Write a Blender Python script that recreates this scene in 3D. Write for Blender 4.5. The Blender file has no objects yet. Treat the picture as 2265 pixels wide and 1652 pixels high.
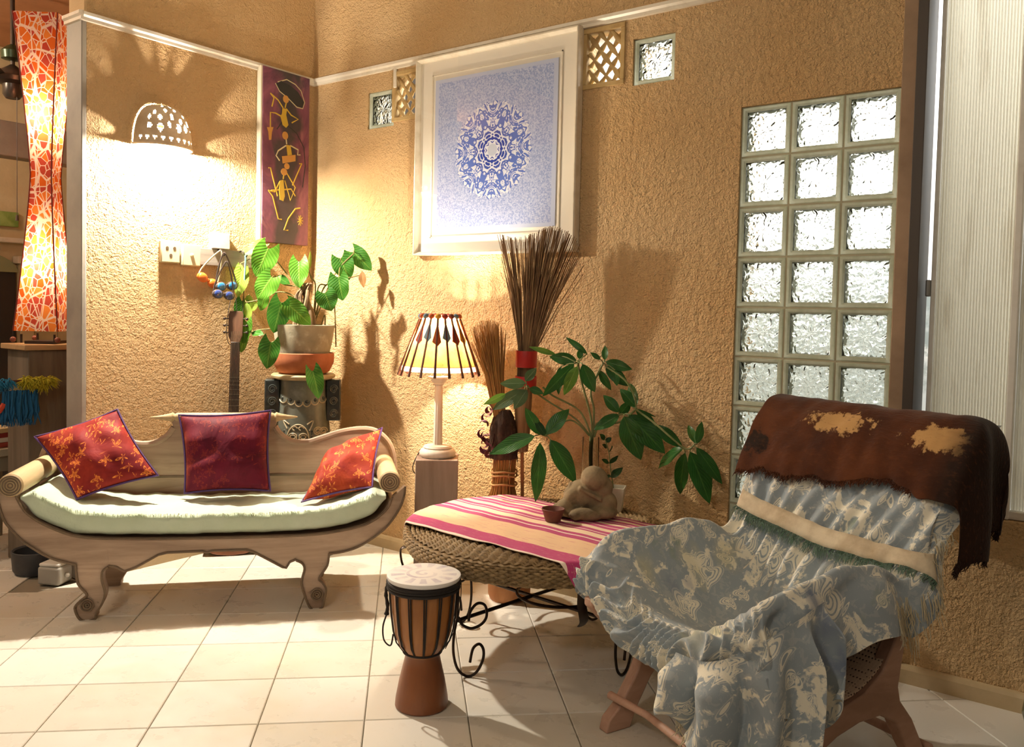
import bpy, bmesh, math, random
from mathutils import Vector, Matrix, Quaternion
random.seed(7)
sc = bpy.context.scene
COL = sc.collection
PI = math.pi
# ------------------------------------------------------------------ camera
F_PX, PY, YAW, PITCH, ROLL = 1877.85, 768.0, -0.6425, -0.0421, 0.0226
CAM = Vector((3.9458, -3.2939, 1.3079))
_f = Vector((math.sin(YAW)*math.cos(PITCH), math.cos(YAW)*math.cos(PITCH), math.sin(PITCH)))
_r = Vector((math.cos(YAW), -math.sin(YAW), 0)); _u = _r.cross(_f)
_R = _r*math.cos(ROLL) + _u*math.sin(ROLL); _U = -_r*math.sin(ROLL) + _u*math.cos(ROLL)
cd = bpy.data.cameras.new('camera'); cam = bpy.data.objects.new('camera', cd); COL.objects.link(cam)
cd.sensor_fit = 'HORIZONTAL'; cd.sensor_width = 36.0; cd.lens = F_PX*36.0/2265.0
cd.shift_y = (PY-826.0)/2265.0; cd.clip_start = 0.05
cam.matrix_world = Matrix(((_R.x, _U.x, -_f.x, CAM.x), (_R.y, _U.y, -_f.y, CAM.y), (_R.z, _U.z, -_f.z, CAM.z), (0, 0, 0, 1)))
sc.camera = cam
# ------------------------------------------------------------------ view, world, large lights
sc.view_settings.view_transform = 'Standard'; sc.view_settings.look = 'None'
sc.view_settings.gamma = 1.0; sc.view_settings.use_curve_mapping = False
sc.view_settings.exposure = 0.0
cy = sc.cycles
cy.max_bounces = 8; cy.diffuse_bounces = 3; cy.glossy_bounces = 3; cy.transmission_bounces = 8; cy.transparent_max_bounces = 10
cy.use_adaptive_sampling = True; cy.adaptive_threshold = 0.06; cy.adaptive_min_samples = 16
cy.sample_clamp_indirect = 4.0; cy.caustics_reflective = False; cy.caustics_refractive = False; cy.blur_glossy = 0.6
w = bpy.data.worlds.new('world'); sc.world = w; w.use_nodes = True
bg = w.node_tree.nodes['Background']; bg.inputs[0].default_value = (1.0, 0.80, 0.60, 1); bg.inputs[1].default_value = 0.18
SCONCE_W, LAMP_W, OUTSIDE_W, SIDE_W, FILL_W = 270.0, 54.0, 185.0, 5.0, 65.0

def light(name, kind, loc, power, col=(1, 1, 1), size=0.05, rot=None, parent=None, sy=None):
    l = bpy.data.lights.new(name, kind); l.energy = power; l.color = col
    if kind == 'AREA':
        l.size = size
        if sy: l.shape = 'RECTANGLE'; l.size_y = sy
    else: l.shadow_soft_size = size
    o = bpy.data.objects.new(name, l); COL.objects.link(o); o.location = loc
    if rot: o.rotation_euler = rot
    if parent: o.parent = parent
    return o
# daylight-white strip lights of the yard behind the back wall, seen only through glass and sheet
light('yard_light', 'AREA', (2.0, 0.75, 3.1), OUTSIDE_W, (0.93, 0.97, 1.0), 4.4, None, None, 0.5)
# unseen fill light added behind the camera to lift the shaded sides
light('room_fill', 'POINT', (3.0, -4.6, 3.0), FILL_W, (1.0, 0.92, 0.80), 0.15)

# fill light added to brighten the hall beyond the opening on the left
light('annex_fill', 'POINT', (-1.3, -2.4, 2.7), 70.0, (1.0, 0.84, 0.62), 0.12)

# ------------------------------------------------------------------ helpers
def H(s):
    s = s.lstrip('#'); v = [int(s[i:i+2], 16)/255 for i in (0, 2, 4)]
    return tuple(c/12.92 if c <= .04045 else ((c+.055)/1.055)**2.4 for c in v) + (1.0,)

class MB:
    def __init__(s): s.v = []; s.f = []; s.u = None
    def add(s, vs, fs):
        b = len(s.v); s.v += [tuple(p) for p in vs]; s.f += [tuple(i+b for i in q) for q in fs]; return s
    def box(s, c, d, m=None):
        x, y, z = d[0]/2, d[1]/2, d[2]/2
        vs = [Vector(p) for p in ((-x,-y,-z),(x,-y,-z),(x,y,-z),(-x,y,-z),(-x,-y,z),(x,-y,z),(x,y,z),(-x,y,z))]
        if m is not None: vs = [m @ p for p in vs]
        vs = [p+Vector(c) for p in vs]
        return s.add(vs, [(0,3,2,1),(4,5,6,7),(0,1,5,4),(1,2,6,5),(2,3,7,6),(3,0,4,7)])
    def span(s, a, b):
        return s.box([(a[i]+b[i])/2 for i in range(3)], [abs(b[i]-a[i]) for i in range(3)])
    def lathe(s, prof, n=32, c=(0,0,0), cap=True, m=None, wob=None):
        vs = []; k = len(prof)
        for (r, z) in prof:
            for i in range(n):
                a = 2*PI*i/n; rr = r*(1+(wob(a, z) if wob else 0))
                p = Vector((rr*math.cos(a), rr*math.sin(a), z))
                if m is not None: p = m @ p
                vs.append(p+Vector(c))
        fs = []
        for j in range(k-1):
            for i in range(n):
                fs.append((j*n+i, j*n+(i+1)%n, (j+1)*n+(i+1)%n, (j+1)*n+i))
        if cap:
            if prof[0][0] > 1e-6: fs.append(tuple(range(n-1, -1, -1)))
            if prof[-1][0] > 1e-6: fs.append(tuple((k-1)*n+i for i in range(n)))
        return s.add(vs, fs)
    def tube(s, pts, r, n=8, closed=False, flat=1.0, cap=True):
        pts = [Vector(p) for p in pts]; k = len(pts)
        rr = r if isinstance(r, (list, tuple)) else [r]*k
        T = []
        for i in range(k):
            a = pts[(i-1) % k] if (closed or i > 0) else pts[i]
            b = pts[(i+1) % k] if (closed or i < k-1) else pts[i]
            t = (b-a); T.append(t.normalized() if t.length > 1e-9 else Vector((0,0,1)))
        ref = Vector((0,0,1)) if abs(T[0].z) < .9 else Vector((1,0,0))
        N = T[0].cross(ref).normalized(); vs = []
        for i in range(k):
            if i: N = (T[i-1].rotation_difference(T[i])) @ N
            B = T[i].cross(N)
            for j in range(n):
                a = 2*PI*j/n; vs.append(pts[i]+N*(rr[i]*math.cos(a))+B*(rr[i]*flat*math.sin(a)))
        fs = []
        for i in range(k if closed else k-1):
            for j in range(n):
                i2 = (i+1) % k; fs.append((i*n+j, i*n+(j+1)%n, i2*n+(j+1)%n, i2*n+j))
        if cap and not closed: fs += [tuple(range(n-1,-1,-1)), tuple((k-1)*n+j for j in range(n))]
        return s.add(vs, fs)
    def prism(s, out, fn, t0, t1):
        """extrude a 2-D outline: fn(a, b, t) -> 3-D"""
        n = len(out)
        vs = [fn(a, b, t0) for a, b in out]+[fn(a, b, t1) for a, b in out]
        fs = [tuple(range(n)), tuple(range(2*n-1, n-1, -1))]+[(i, i+n, (i+1)%n+n, (i+1)%n) for i in range(n)]
        return s.add(vs, fs)
    def grid(s, fn, nu, nv, cu=False, cv=False):
        vs = [fn(i/(nu if cu else nu-1), j/(nv if cv else nv-1)) for j in range(nv) for i in range(nu)]; fs = []
        for j in range(nv if cv else nv-1):
            for i in range(nu if cu else nu-1):
                i2, j2 = (i+1)%nu, (j+1)%nv
                fs.append((j*nu+i, j*nu+i2, j2*nu+i2, j2*nu+i))
        return s.add(vs, fs)
    def ball(s, c, r, nu=16, nv=10, m=None):
        r = r if isinstance(r, (tuple, list)) else (r, r, r); vs = []; 
        def P(a, b):
            p = Vector((r[0]*math.cos(a)*math.cos(b), r[1]*math.sin(a)*math.cos(b), r[2]*math.sin(b)))
            if m is not None: p = m @ p
            return p+Vector(c)
        vs = [P(0, -PI/2)]+[P(2*PI*i/nu, -PI/2+PI*j/nv) for j in range(1, nv) for i in range(nu)]+[P(0, PI/2)]
        fs = [(0, 1+(i+1)%nu, 1+i) for i in range(nu)]
        for j in range(nv-2):
            for i in range(nu):
                a = 1+j*nu; fs.append((a+i, a+(i+1)%nu, a+nu+(i+1)%nu, a+nu+i))
        a = 1+(nv-2)*nu; e = len(vs)-1
        fs += [(a+i, a+(i+1)%nu, e) for i in range(nu)]
        return s.add(vs, fs)
    def mesh(s, name, smooth=None, recalc=True):
        me = bpy.data.meshes.new(name); me.from_pydata(s.v, [], s.f)
        if recalc:
            bm = bmesh.new(); bm.from_mesh(me); bmesh.ops.recalc_face_normals(bm, faces=bm.faces); bm.to_mesh(me); bm.free()
        if smooth is not None and smooth is not False:
            me.shade_smooth()
            if smooth is not True: me.set_sharp_from_angle(angle=math.radians(smooth))
        me.update(); return me
    def build(s, name, mat, parent=None, smooth=40, bevel=0, sub=0, solid=0, off=0, seg=2):
        me = s.mesh(name, smooth); o = bpy.data.objects.new(name, me); COL.objects.link(o)
        me.materials.append(mat)
        if parent is not None: o.parent = parent
        if solid:
            q = o.modifiers.new('solid', 'SOLIDIFY'); q.thickness = solid; q.offset = off
        if bevel:
            q = o.modifiers.new('bevel', 'BEVEL'); q.width = bevel; q.segments = seg; q.limit_method = 'ANGLE'; q.angle_limit = math.radians(35)
        if sub:
            q = o.modifiers.new('sub', 'SUBSURF'); q.levels = sub; q.render_levels = sub
        return o

def tag(o, label=None, cat=None, group=None, kind=None):
    if label: o['label'] = label
    if cat: o['category'] = cat
    if group: o['group'] = group
    if kind: o['kind'] = kind
    return o
def thing(name, label, cat, loc=(0,0,0), rz=0, group=None):
    o = bpy.data.objects.new(name, None); COL.objects.link(o); o.location = loc; o.rotation_euler = (0,0,rz)
    o.empty_display_size = .05
    return tag(o, label, cat, group)
def dup(o, parent=None, loc=None, rot=None):
    c = o.copy(); COL.objects.link(c); c.parent = parent
    if loc is not None: c.location = loc
    if rot is not None: c.rotation_euler = rot
    return c
def Rz(a): return Matrix.Rotation(a, 3, 'Z')
def Rx(a): return Matrix.Rotation(a, 3, 'X')
def Ry(a): return Matrix.Rotation(a, 3, 'Y')
def cat(pts, n=8, closed=False):
    """Catmull-Rom through points (any dimension)"""
    P = [Vector(p) for p in pts]; k = len(P); out = []
    for i in range(k if closed else k-1):
        a, b, c, d = (P[(i-1)%k] if closed or i else P[0]), P[i], P[(i+1)%k], (P[(i+2)%k] if closed or i+2 < k else P[-1])
        for j in range(n):
            t = j/n
            out.append(.5*((2*b)+(c-a)*t+(2*a-5*b+4*c-d)*t*t+(3*b-a-3*c+d)*t**3))
    if not closed: out.append(P[-1])
    return out
def lerp(a, b, t): return a+(b-a)*t
def sstep(a, b, x):
    t = max(0, min(1, (x-a)/(b-a))); return t*t*(3-2*t)
def interp(xs, ys, x):
    if x <= xs[0]: return ys[0]
    for i in range(len(xs)-1):
        if x <= xs[i+1]: return lerp(ys[i], ys[i+1], (x-xs[i])/(xs[i+1]-xs[i]))
    return ys[-1]

# ------------------------------------------------------------------ materials
class NT:
    def __init__(s, name):
        s.m = bpy.data.materials.new(name); s.m.use_nodes = True; s.t = s.m.node_tree; s.n = s.t.nodes
        s.b = s.n['Principled BSDF']; s.out = s.n['Material Output']; s._c = {}
    def new(s, typ, **kw):
        q = s.n.new(typ)
        for k, v in kw.items():
            if hasattr(q, k) and k not in q.inputs.keys(): setattr(q, k, v)
            else: q.inputs[k].default_value = v
        return q
    def link(s, a, b): s.t.links.new(a, b)
    def coord(s, kind='Object', scale=(1,1,1), rot=(0,0,0), loc=(0,0,0)):
        k = (kind, tuple(scale), tuple(rot), tuple(loc))
        if k in s._c: return s._c[k]
        tc = s.new('ShaderNodeTexCoord'); mp = s.new('ShaderNodeMapping')
        mp.inputs['Scale'].default_value = scale; mp.inputs['Rotation'].default_value = rot; mp.inputs['Location'].default_value = loc
        s.link(tc.outputs[kind], mp.inputs[0]); s._c[k] = mp.outputs[0]; return mp.outputs[0]
    def noise(s, scale, detail=4, rough=.55, st=(1,1,1), dist=0, kind='Object', rot=(0,0,0)):
        q = s.new('ShaderNodeTexNoise'); q.inputs['Scale'].default_value = scale; q.inputs['Detail'].default_value = detail
        q.inputs['Roughness'].default_value = rough; q.inputs['Distortion'].default_value = dist
        s.link(s.coord(kind, st, rot), q.inputs['Vector']); return q.outputs['Fac']
    def voro(s, scale, feat='F1', st=(1,1,1), out='Distance', kind='Object', rnd=1.0):
        q = s.new('ShaderNodeTexVoronoi'); q.feature = feat; q.inputs['Scale'].default_value = scale
        q.inputs['Randomness'].default_value = rnd
        s.link(s.coord(kind, st), q.inputs['Vector']); return q.outputs[out]
    def wave(s, scale, st=(1,1,1), dist=0, dscale=1, direction='X', prof='SIN', rot=(0,0,0), kind='Object'):
        q = s.new('ShaderNodeTexWave'); q.wave_type = 'BANDS'; q.bands_direction = direction; q.wave_profile = prof
        q.inputs['Scale'].default_value = scale; q.inputs['Distortion'].default_value = dist; q.inputs['Detail Scale'].default_value = dscale
        s.link(s.coord(kind, st, rot), q.inputs['Vector']); return q.outputs['Fac']
    def ramp(s, fac, lo, hi, a=0.0, b=1.0):
        q = s.new('ShaderNodeMapRange'); q.inputs[1].default_value = lo; q.inputs[2].default_value = hi
        q.inputs[3].default_value = a; q.inputs[4].default_value = b
        s.link(fac, q.inputs[0]); return q.outputs[0]
    def mix(s, fac, a, b):
        q = s.new('ShaderNodeMix'); q.data_type = 'RGBA'
        for i, x in ((0, fac), (6, a), (7, b)):
            if hasattr(x, 'is_linked'): s.link(x, q.inputs[i])
            else: q.inputs[i].default_value = x
        return q.outputs[2]
    def math(s, op, a, b=None, c=None):
        q = s.new('ShaderNodeMath'); q.operation = op
        for i, x in enumerate((a, b, c)):
            if x is None: continue
            if hasattr(x, 'is_linked'): s.link(x, q.inputs[i])
            else: q.inputs[i].default_value = x
        return q.outputs[0]
    def sep(s, vec):
        q = s.new('ShaderNodeSeparateXYZ'); s.link(vec, q.inputs[0]); return q.outputs
    def comb(s, x, y, z=0.0):
        q = s.new('ShaderNodeCombineXYZ')
        for i, v in enumerate((x, y, z)):
            if hasattr(v, 'is_linked'): s.link(v, q.inputs[i])
            else: q.inputs[i].default_value = v
        return q.outputs[0]
    def bump(s, h, strength=.5, dist=.01, prev=None):
        q = s.new('ShaderNodeBump'); q.inputs['Strength'].default_value = strength; q.inputs['Distance'].default_value = dist
        s.link(h, q.inputs['Height'])
        if prev is not None: s.link(prev, q.inputs['Normal'])
        return q.outputs[0]
    def set(s, **kw):
        names = {'color': 'Base Color', 'rough': 'Roughness', 'metal': 'Metallic', 'normal': 'Normal', 'ior': 'IOR', 'trans': 'Transmission Weight',
                 'sheen': 'Sheen Weight', 'spec': 'Specular IOR Level', 'coat': 'Coat Weight', 'emit': 'Emission Color', 'es': 'Emission Strength',
                 'sss': 'Subsurface Weight', 'aniso': 'Anisotropic', 'alpha': 'Alpha', 'sheen_tint': 'Sheen Tint'}
        for k, v in kw.items():
            i = s.b.inputs[names[k]]
            if hasattr(v, 'is_linked'): s.link(v, i)
            else: i.default_value = v
        return s

def simple(name, col, rough=.6, metal=0, var=None, bump=None, st=(1,1,1), **kw):
    """var: (colour2, scale, lo, hi); bump: (scale, strength, dist)"""
    q = NT(name); c = H(col) if isinstance(col, str) else col
    if var:
        for (c2, scale, lo, hi) in ([var] if not isinstance(var[0], (list, tuple)) else var):
            c = q.mix(q.ramp(q.noise(scale, 5, .6, st), lo, hi), c, H(c2))
    q.set(color=c, rough=rough, metal=metal, **kw)
    if bump: q.set(normal=q.bump(q.noise(bump[0], 6, .6, st), bump[1], bump[2]))
    return q.m

def wood(name, a, b, scale=14, st=(1,1,.08), rough=.6, bump=.25, extra=None):
    q = NT(name)
    n = q.noise(scale, 6, .65, st, .6); g = q.noise(scale*5, 4, .6, st, .3)
    c = q.mix(q.ramp(n, .32, .68), H(a), H(b))
    c = q.mix(q.ramp(g, .55, .8, 0, .45), c, H(a))
    if extra: c = q.mix(q.ramp(q.noise(extra[1], 5, .7, (1,1,1), .8), extra[2], extra[3]), c, H(extra[0]))
    q.set(color=c, rough=rough, normal=q.bump(g, bump, .003))
    return q.m
# ------------------------------------------------------------------ structure
def stucco(name, a, b, sc1=34, strength=1.0, dist=.022):
    q = NT(name)
    n1 = q.noise(sc1, 4, .62, (1, 1, 1.25), .5); n2 = q.noise(sc1*3.2, 2, .6)
    n3 = q.noise(9, 3, .5, (1.6, 1.6, .5), 1.2, rot=(0, .5, 0))
    h = q.math('ADD', q.math('ADD', n1, q.math('MULTIPLY', n2, .6)), q.math('MULTIPLY', n3, .5))
    big = q.noise(1.3, 2, .6)
    c = q.mix(q.ramp(big, .35, .7), H(a), H(b))
    c = q.mix(q.ramp(n1, .62, .8, 0, .25), c, H('#f2e6cc'))
    q.set(color=c, rough=.85, spec=.25, normal=q.bump(h, strength, dist)); return q.m
M_wall = stucco('stucco_cream', '#e2c092', '#dab27e')
M_upper = stucco('stucco_upper', '#dcbd92', '#d6b284', 40, .5, .008)
M_trim = simple('white_gloss_paint', '#ece3d2', .35, var=('#cdbfa4', 12, .5, .8))
M_greypost = simple('wall_end_grey', '#b3aca0', .6, var=('#98918a', 3, .4, .7), bump=(60, .2, .002))  # grey tone for the end face of the left wall
M_grout = simple('grout', '#8d8474', .9)
q = NT('floor_tile')
geo = q.new('ShaderNodeNewGeometry').outputs['Position']
for _st in ((1, 1, 1),): q._c[('Object', _st, (0, 0, 0), (0, 0, 0))] = geo
oi = q.new('ShaderNodeObjectInfo')
base = q.mix(oi.outputs['Random'], H('#f1ede5'), H('#e6dfd2'))
base = q.mix(q.ramp(q.noise(2.2, 3, .6, kind='Object', st=(1, 1, 1)), .52, .76, 0, .4), base, H('#ddcdaa'))
base = q.mix(q.ramp(q.noise(7, 4, .7), .6, .84, 0, .25), base, H('#d2c0b2'))
base = q.mix(q.ramp(q.noise(60, 3, .6), .66, .8, 0, .4), base, H('#b6a488'))
q.set(color=base, rough=q.ramp(q.noise(9, 4, .6), .3, .7, .22, .42), spec=.45, normal=q.bump(q.noise(18, 3, .5), .08, .004))
M_tile = q.m

ROOM_H = 3.5
def wall_holes(name, mat, x0, x1, z0, z1, holes, fn, th):
    """fn(a, z, depth) -> 3-D; holes (a0, a1, z0, z1)"""
    xs = sorted({x0, x1, *[h[0] for h in holes], *[h[1] for h in holes]}); zs = sorted({z0, z1, *[h[2] for h in holes], *[h[3] for h in holes]})
    xs = [x for x in xs if x0 <= x <= x1]; zs = [z for z in zs if z0 <= z <= z1]
    nx, nz = len(xs)-1, len(zs)-1
    solid = [[not any(h[0]-1e-6 <= (xs[i]+xs[i+1])/2 <= h[1]+1e-6 and h[2] <= (zs[j]+zs[j+1])/2 <= h[3] for h in holes) for j in range(nz)] for i in range(nx)]
    bm = bmesh.new(); V = {}
    def v(i, j, d):
        k = (i, j, d)
        if k not in V: V[k] = bm.verts.new(fn(xs[i], zs[j], d*th))
        return V[k]
    S = lambda i, j: 0 <= i < nx and 0 <= j < nz and solid[i][j]
    for i in range(nx):
        for j in range(nz):
            if not solid[i][j]: continue
            bm.faces.new([v(i, j, 0), v(i+1, j, 0), v(i+1, j+1, 0), v(i, j+1, 0)])
            bm.faces.new([v(i, j, 1), v(i, j+1, 1), v(i+1, j+1, 1), v(i+1, j, 1)])
            for (di, dj, a, b) in ((-1, 0, (i, j), (i, j+1)), (1, 0, (i+1, j), (i+1, j+1)), (0, -1, (i, j), (i+1, j)), (0, 1, (i, j+1), (i+1, j+1))):
                if not S(i+di, j+dj): bm.faces.new([v(*a, 0), v(*b, 0), v(*b, 1), v(*a, 1)])
    bmesh.ops.recalc_face_normals(bm, faces=bm.faces)
    me = bpy.data.meshes.new(name); bm.to_mesh(me); bm.free(); me.materials.append(mat)
    o = bpy.data.objects.new(name, me); COL.objects.link(o); tag(o, kind='structure'); return o

TRIM = 2.6165
GX0, GZ0 = 2.6017, 2.1468          # glass block panel, top left corner
GROWS = 10
G_HOLE = (GX0, GX0+.6, GZ0-.2*GROWS, GZ0)
VENTS = [(.640, .860, 2.31, 2.575), (1.845, 2.063, 2.315, 2.585)]
SQ = [(.452, .652, 2.292, 2.492), (2.102, 2.302, 2.300, 2.500)]
WIN = (3.285, 4.6, .635, 3.2)
back = wall_holes('wall_back', M_wall, -.14, 5.2, 0, ROOM_H, [G_HOLE, WIN]+VENTS+SQ, lambda a, z, d: (a, d, z), .13)
WEND = -1.336
left = wall_holes('wall_left', M_wall, WEND+.012, 0, 0, ROOM_H, [], lambda a, z, d: (-d, a, z), .14)
# grey end of the left wall
mb = MB().span((-.142, WEND-.012, 0), (.001, WEND+.012, TRIM))
tag(mb.build('trim_1', M_greypost, bevel=.004), kind='structure')
mb = MB().span((-.14, WEND, TRIM), (0, WEND+.012, ROOM_H))
tag(mb.build('trim_2', M_upper), kind='structure')
# upper wall skins are the same wall; white picture rail
def rail(name, a, b, z=TRIM):
    mb = MB(); a = Vector(a); b = Vector(b); d = (b-a).normalized(); n = Vector((d.y, -d.x, 0))
    prof = [(0, -.028), (.012, -.026), (.012, -.012), (.022, -.004), (.022, .010), (.006, .014), (0, .014)]
    for k in range(len(prof)): pass
    vs = []
    for p in (a, b):
        for (o, h) in prof: vs.append(p+n*o+Vector((0, 0, z+h)))
    k = len(prof); fs = [tuple(range(k)), tuple(range(2*k-1, k-1, -1))]+[(i, (i+1) % k, (i+1) % k+k, i+k) for i in range(k)]
    mb.add(vs, fs); return tag(mb.build(name, M_trim, smooth=None), kind='structure')
rail('trim_3', (0, 0, 0), (3.19, 0, 0))
rail('trim_4', (0, WEND-.012, 0), (0, 0, 0))
rail('trim_5', (-.142, WEND-.012, 0), (.02, WEND-.012, 0))
# vertical conduit on the back wall beside the left vent
mb = MB().span((.655, -.014, 2.49), (.672, 0, TRIM-.02)); tag(mb.build('trim_6', M_trim, bevel=.004), kind='structure')
# baseboards
M_base = simple('baseboard_paint', '#cdb892', .5, var=('#b39b74', 6, .4, .75), bump=(40, .15, .003))
def baseboard(name, a, b):
    mb = MB(); a = Vector(a); b = Vector(b); d = (b-a).normalized(); n = Vector((d.y, -d.x, 0))
    prof = [(0, 0), (.02, 0), (.02, .05), (.013, .062), (.004, .066), (0, .066)]; k = len(prof); vs = []
    for p in (a, b):
        for (o, h) in prof: vs.append(p+n*o+Vector((0, 0, h)))
    mb.add(vs, [tuple(range(k)), tuple(range(2*k-1, k-1, -1))]+[(i, (i+1) % k, (i+1) % k+k, i+k) for i in range(k)])
    return tag(mb.build(name, M_base, smooth=None), kind='structure')
baseboard('baseboard_back', (.02, 0, 0), (4.6, 0, 0))
baseboard('baseboard_left', (0, WEND+.015, 0), (0, 0, 0))
# ceiling of the lounge
M_ceil = simple('ceiling_paint', '#e6dcc8', .8)
tag(MB().span((-.14, -5.5, ROOM_H), (5.4, .13, ROOM_H+.08)).build('ceiling', M_ceil), kind='structure')

# ---- floor: recessed grout bed, every tile an object
fl = MB().span((-4.2, -5.5, -.06), (5.4, .13, -.006)).build('floor', M_grout); tag(fl, kind='structure')
TS, TA, TO = .3289, .7647, Vector((.3747, -1.6393))
ca, sa = math.cos(TA), math.sin(TA)
def tile_pt(r, c): return TO+TS*Vector((c*ca+r*sa, c*sa-r*ca))
def tile_mesh(poly):
    """bevelled slab from a convex polygon around its own centre"""
    n = len(poly); c = sum(poly, Vector((0, 0)))/n; mb = MB()
    def ring(g, z): 
        out = []
        for p in poly:
            d = p-c; out.append((p.x-d.normalized().x*g, p.y-d.normalized().y*g, z))
        return out
    vs = ring(.0022, -.006)+ring(.0026, -.0022)+ring(.0062, 0)
    fs = [tuple(2*n+i for i in range(n))]
    for k in (0, 1): fs += [(k*n+i, k*n+(i+1) % n, (k+1)*n+(i+1) % n, (k+1)*n+i) for i in range(n)]
    return mb.add(vs, fs).mesh('tile', None)
def clip(poly, nx, ny, d):
    out = []
    for i, p in enumerate(poly):
        q2 = poly[(i+1) % len(poly)]; a = p.x*nx+p.y*ny-d; b = q2.x*nx+q2.y*ny-d
        if a <= 0: out.append(p)
        if (a < 0) != (b < 0) and abs(a-b) > 1e-9: out.append(p+(q2-p)*(a/(a-b)))
    return out
def px(p):
    d = Vector(p)-CAM; z = d.dot(_f)
    return (1132.5+F_PX*d.dot(_R)/z, PY-F_PX*d.dot(_U)/z, z)
full = None
for r in range(-14, 8):
    for c in range(-12, 16):
        cen = (tile_pt(r, c)+tile_pt(r+1, c+1))/2
        if cen.x < -4 or cen.y > .22 or cen.x > 4.6: continue
        x, y, z = px((cen.x, cen.y, 0))
        if z < .5 or x < -140 or x > 2480 or y > 1900: continue
        if cen.x < -.14 and (x > 330 or cen.y > 0): continue
        poly = [tile_pt(r, c)-cen, tile_pt(r, c+1)-cen, tile_pt(r+1, c+1)-cen, tile_pt(r+1, c)-cen]
        p2 = [p+cen for p in poly]; whole = True
        if max(p.y for p in p2) > 0: p2 = clip(p2, 0, 1, .0); whole = False
        if cen.y > WEND-.1 and min(p.x for p in p2) < 0 < max(p.x for p in p2) and cen.x > -.14:
            p2 = clip(p2, -1, 0, 0); whole = False
        if len(p2) < 3: continue
        if whole:
            if full is None: full = tile_mesh(poly); full.materials.append(M_tile)
            me = full
        else:
            c2 = sum(p2, Vector((0, 0)))/len(p2); me = tile_mesh([p-c2 for p in p2]); me.materials.append(M_tile); cen = c2
        o = bpy.data.objects.new('tile', me); COL.objects.link(o); o.parent = fl; o.location = (cen.x, cen.y, 0)

# ---- glass
def glass(name, tint=(1, 1, 1, 1), rough=.0, ior=1.45, bump=None):
    q = NT(name); q.set(color=tint, rough=rough, ior=ior, trans=1.0, spec=.5)
    if bump is not None: q.set(normal=bump(q))
    return q.m
def wavy(q):
    # water-flower relief of the glass bricks: radial petals broken by noise
    v = q.coord('Object'); s3 = q.sep(v)
    ang = q.math('ARCTAN2', s3[2], s3[0]); rad = q.math('SQRT', q.math('ADD', q.math('MULTIPLY', s3[0], s3[0]), q.math('MULTIPLY', s3[2], s3[2])))
    nz = q.new('ShaderNodeTexNoise'); nz.inputs['Scale'].default_value = 22; nz.inputs['Detail'].default_value = 2
    q.link(v, nz.inputs['Vector'])
    pet = q.math('SINE', q.math('ADD', q.math('MULTIPLY', ang, 8), q.math('MULTIPLY', nz.outputs['Fac'], 16)))
    h = q.math('ADD', q.math('MULTIPLY', pet, q.ramp(rad, .0, .06)), q.math('MULTIPLY', nz.outputs['Fac'], 1.2))
    return q.bump(h, .42, .012)
M_gwave = glass('wavy_glass', (.97, 1, .98, 1), .03, 1.45, wavy)
q = NT('glass_edge'); c = q.mix(q.ramp(q.noise(20, 4, .6), .4, .7), H('#f0f3df'), H('#d8dec2')); q.set(color=c, rough=.15, spec=.6)
tr = q.new('ShaderNodeBsdfTranslucent'); q.link(c, tr.inputs[0]); mx = q.new('ShaderNodeMixShader'); mx.inputs[0].default_value = .55
q.link(q.b.outputs[0], mx.inputs[1]); q.link(tr.outputs[0], mx.inputs[2]); q.link(mx.outputs[0], q.out.inputs[0]); M_gedge = q.m
M_mortar = simple('mortar', '#b9b196', .9, bump=(80, .3, .003))
def block_meshes():
    e = .096; d = .038; f = .078
    # thick moulded glass rim: outer box ring and stepped face
    mb = MB()
    rings = [(e, -d), (e, d-.004), (e-.003, d), (e-.011, d), (f, d-.008), (f-.002, d-.022), (f-.002, -d+.02)]
    vs = []
    for (h, y) in rings: vs += [(-h, -y, -h), (h, -y, -h), (h, -y, h), (-h, -y, h)]
    n = len(rings); fs = []
    for k in range(n-1):
        k2 = k+1
        for i in range(4): fs.append((k*4+i, k*4+(i+1) % 4, k2*4+(i+1) % 4, k2*4+i))
    rim = mb.add(vs, fs).mesh('block_rim', 30); rim.materials.append(M_gedge)
    mb = MB().span((-f, -d+.010, -f), (f, -d+.018, f)); front = mb.mesh('pane', None); front.materials.append(M_gwave)
    return rim, front
RIM, PANE = block_meshes()
def glass_block(parent, x, z, top=False, label=None):
    o = bpy.data.objects.new('glass_block', RIM); COL.objects.link(o); o.parent = parent
    o.location = (x, .045, z)
    a = random.choice((0, 90, 180, 270))
    for s in (0, 1):
        p = bpy.data.objects.new('pane', PANE); COL.objects.link(p); p.parent = o
        p.rotation_euler = (0, math.radians(a+s*90), PI*s)
    return o
w1 = MB()
for i in range(4): w1.span((G_HOLE[0]+.2*i-.004*(i > 0), .012, G_HOLE[2]), (G_HOLE[0]+.2*i+.004*(i < 3)+.0001, .085, G_HOLE[3]))
for j in range(GROWS+1): w1.span((G_HOLE[0], .013, G_HOLE[3]-.2*j-.004*(j < GROWS)), (G_HOLE[1], .084, G_HOLE[3]-.2*j+.004*(j > 0)+.0001))
win1 = w1.build('window_1', M_mortar, smooth=None); tag(win1, 'tall panel of wavy glass bricks three wide behind the armchair', None, None, 'structure')
for i in range(3):
    for j in range(GROWS): glass_block(win1, GX0+.1+.2*i, GZ0-.1-.2*j)
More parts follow.
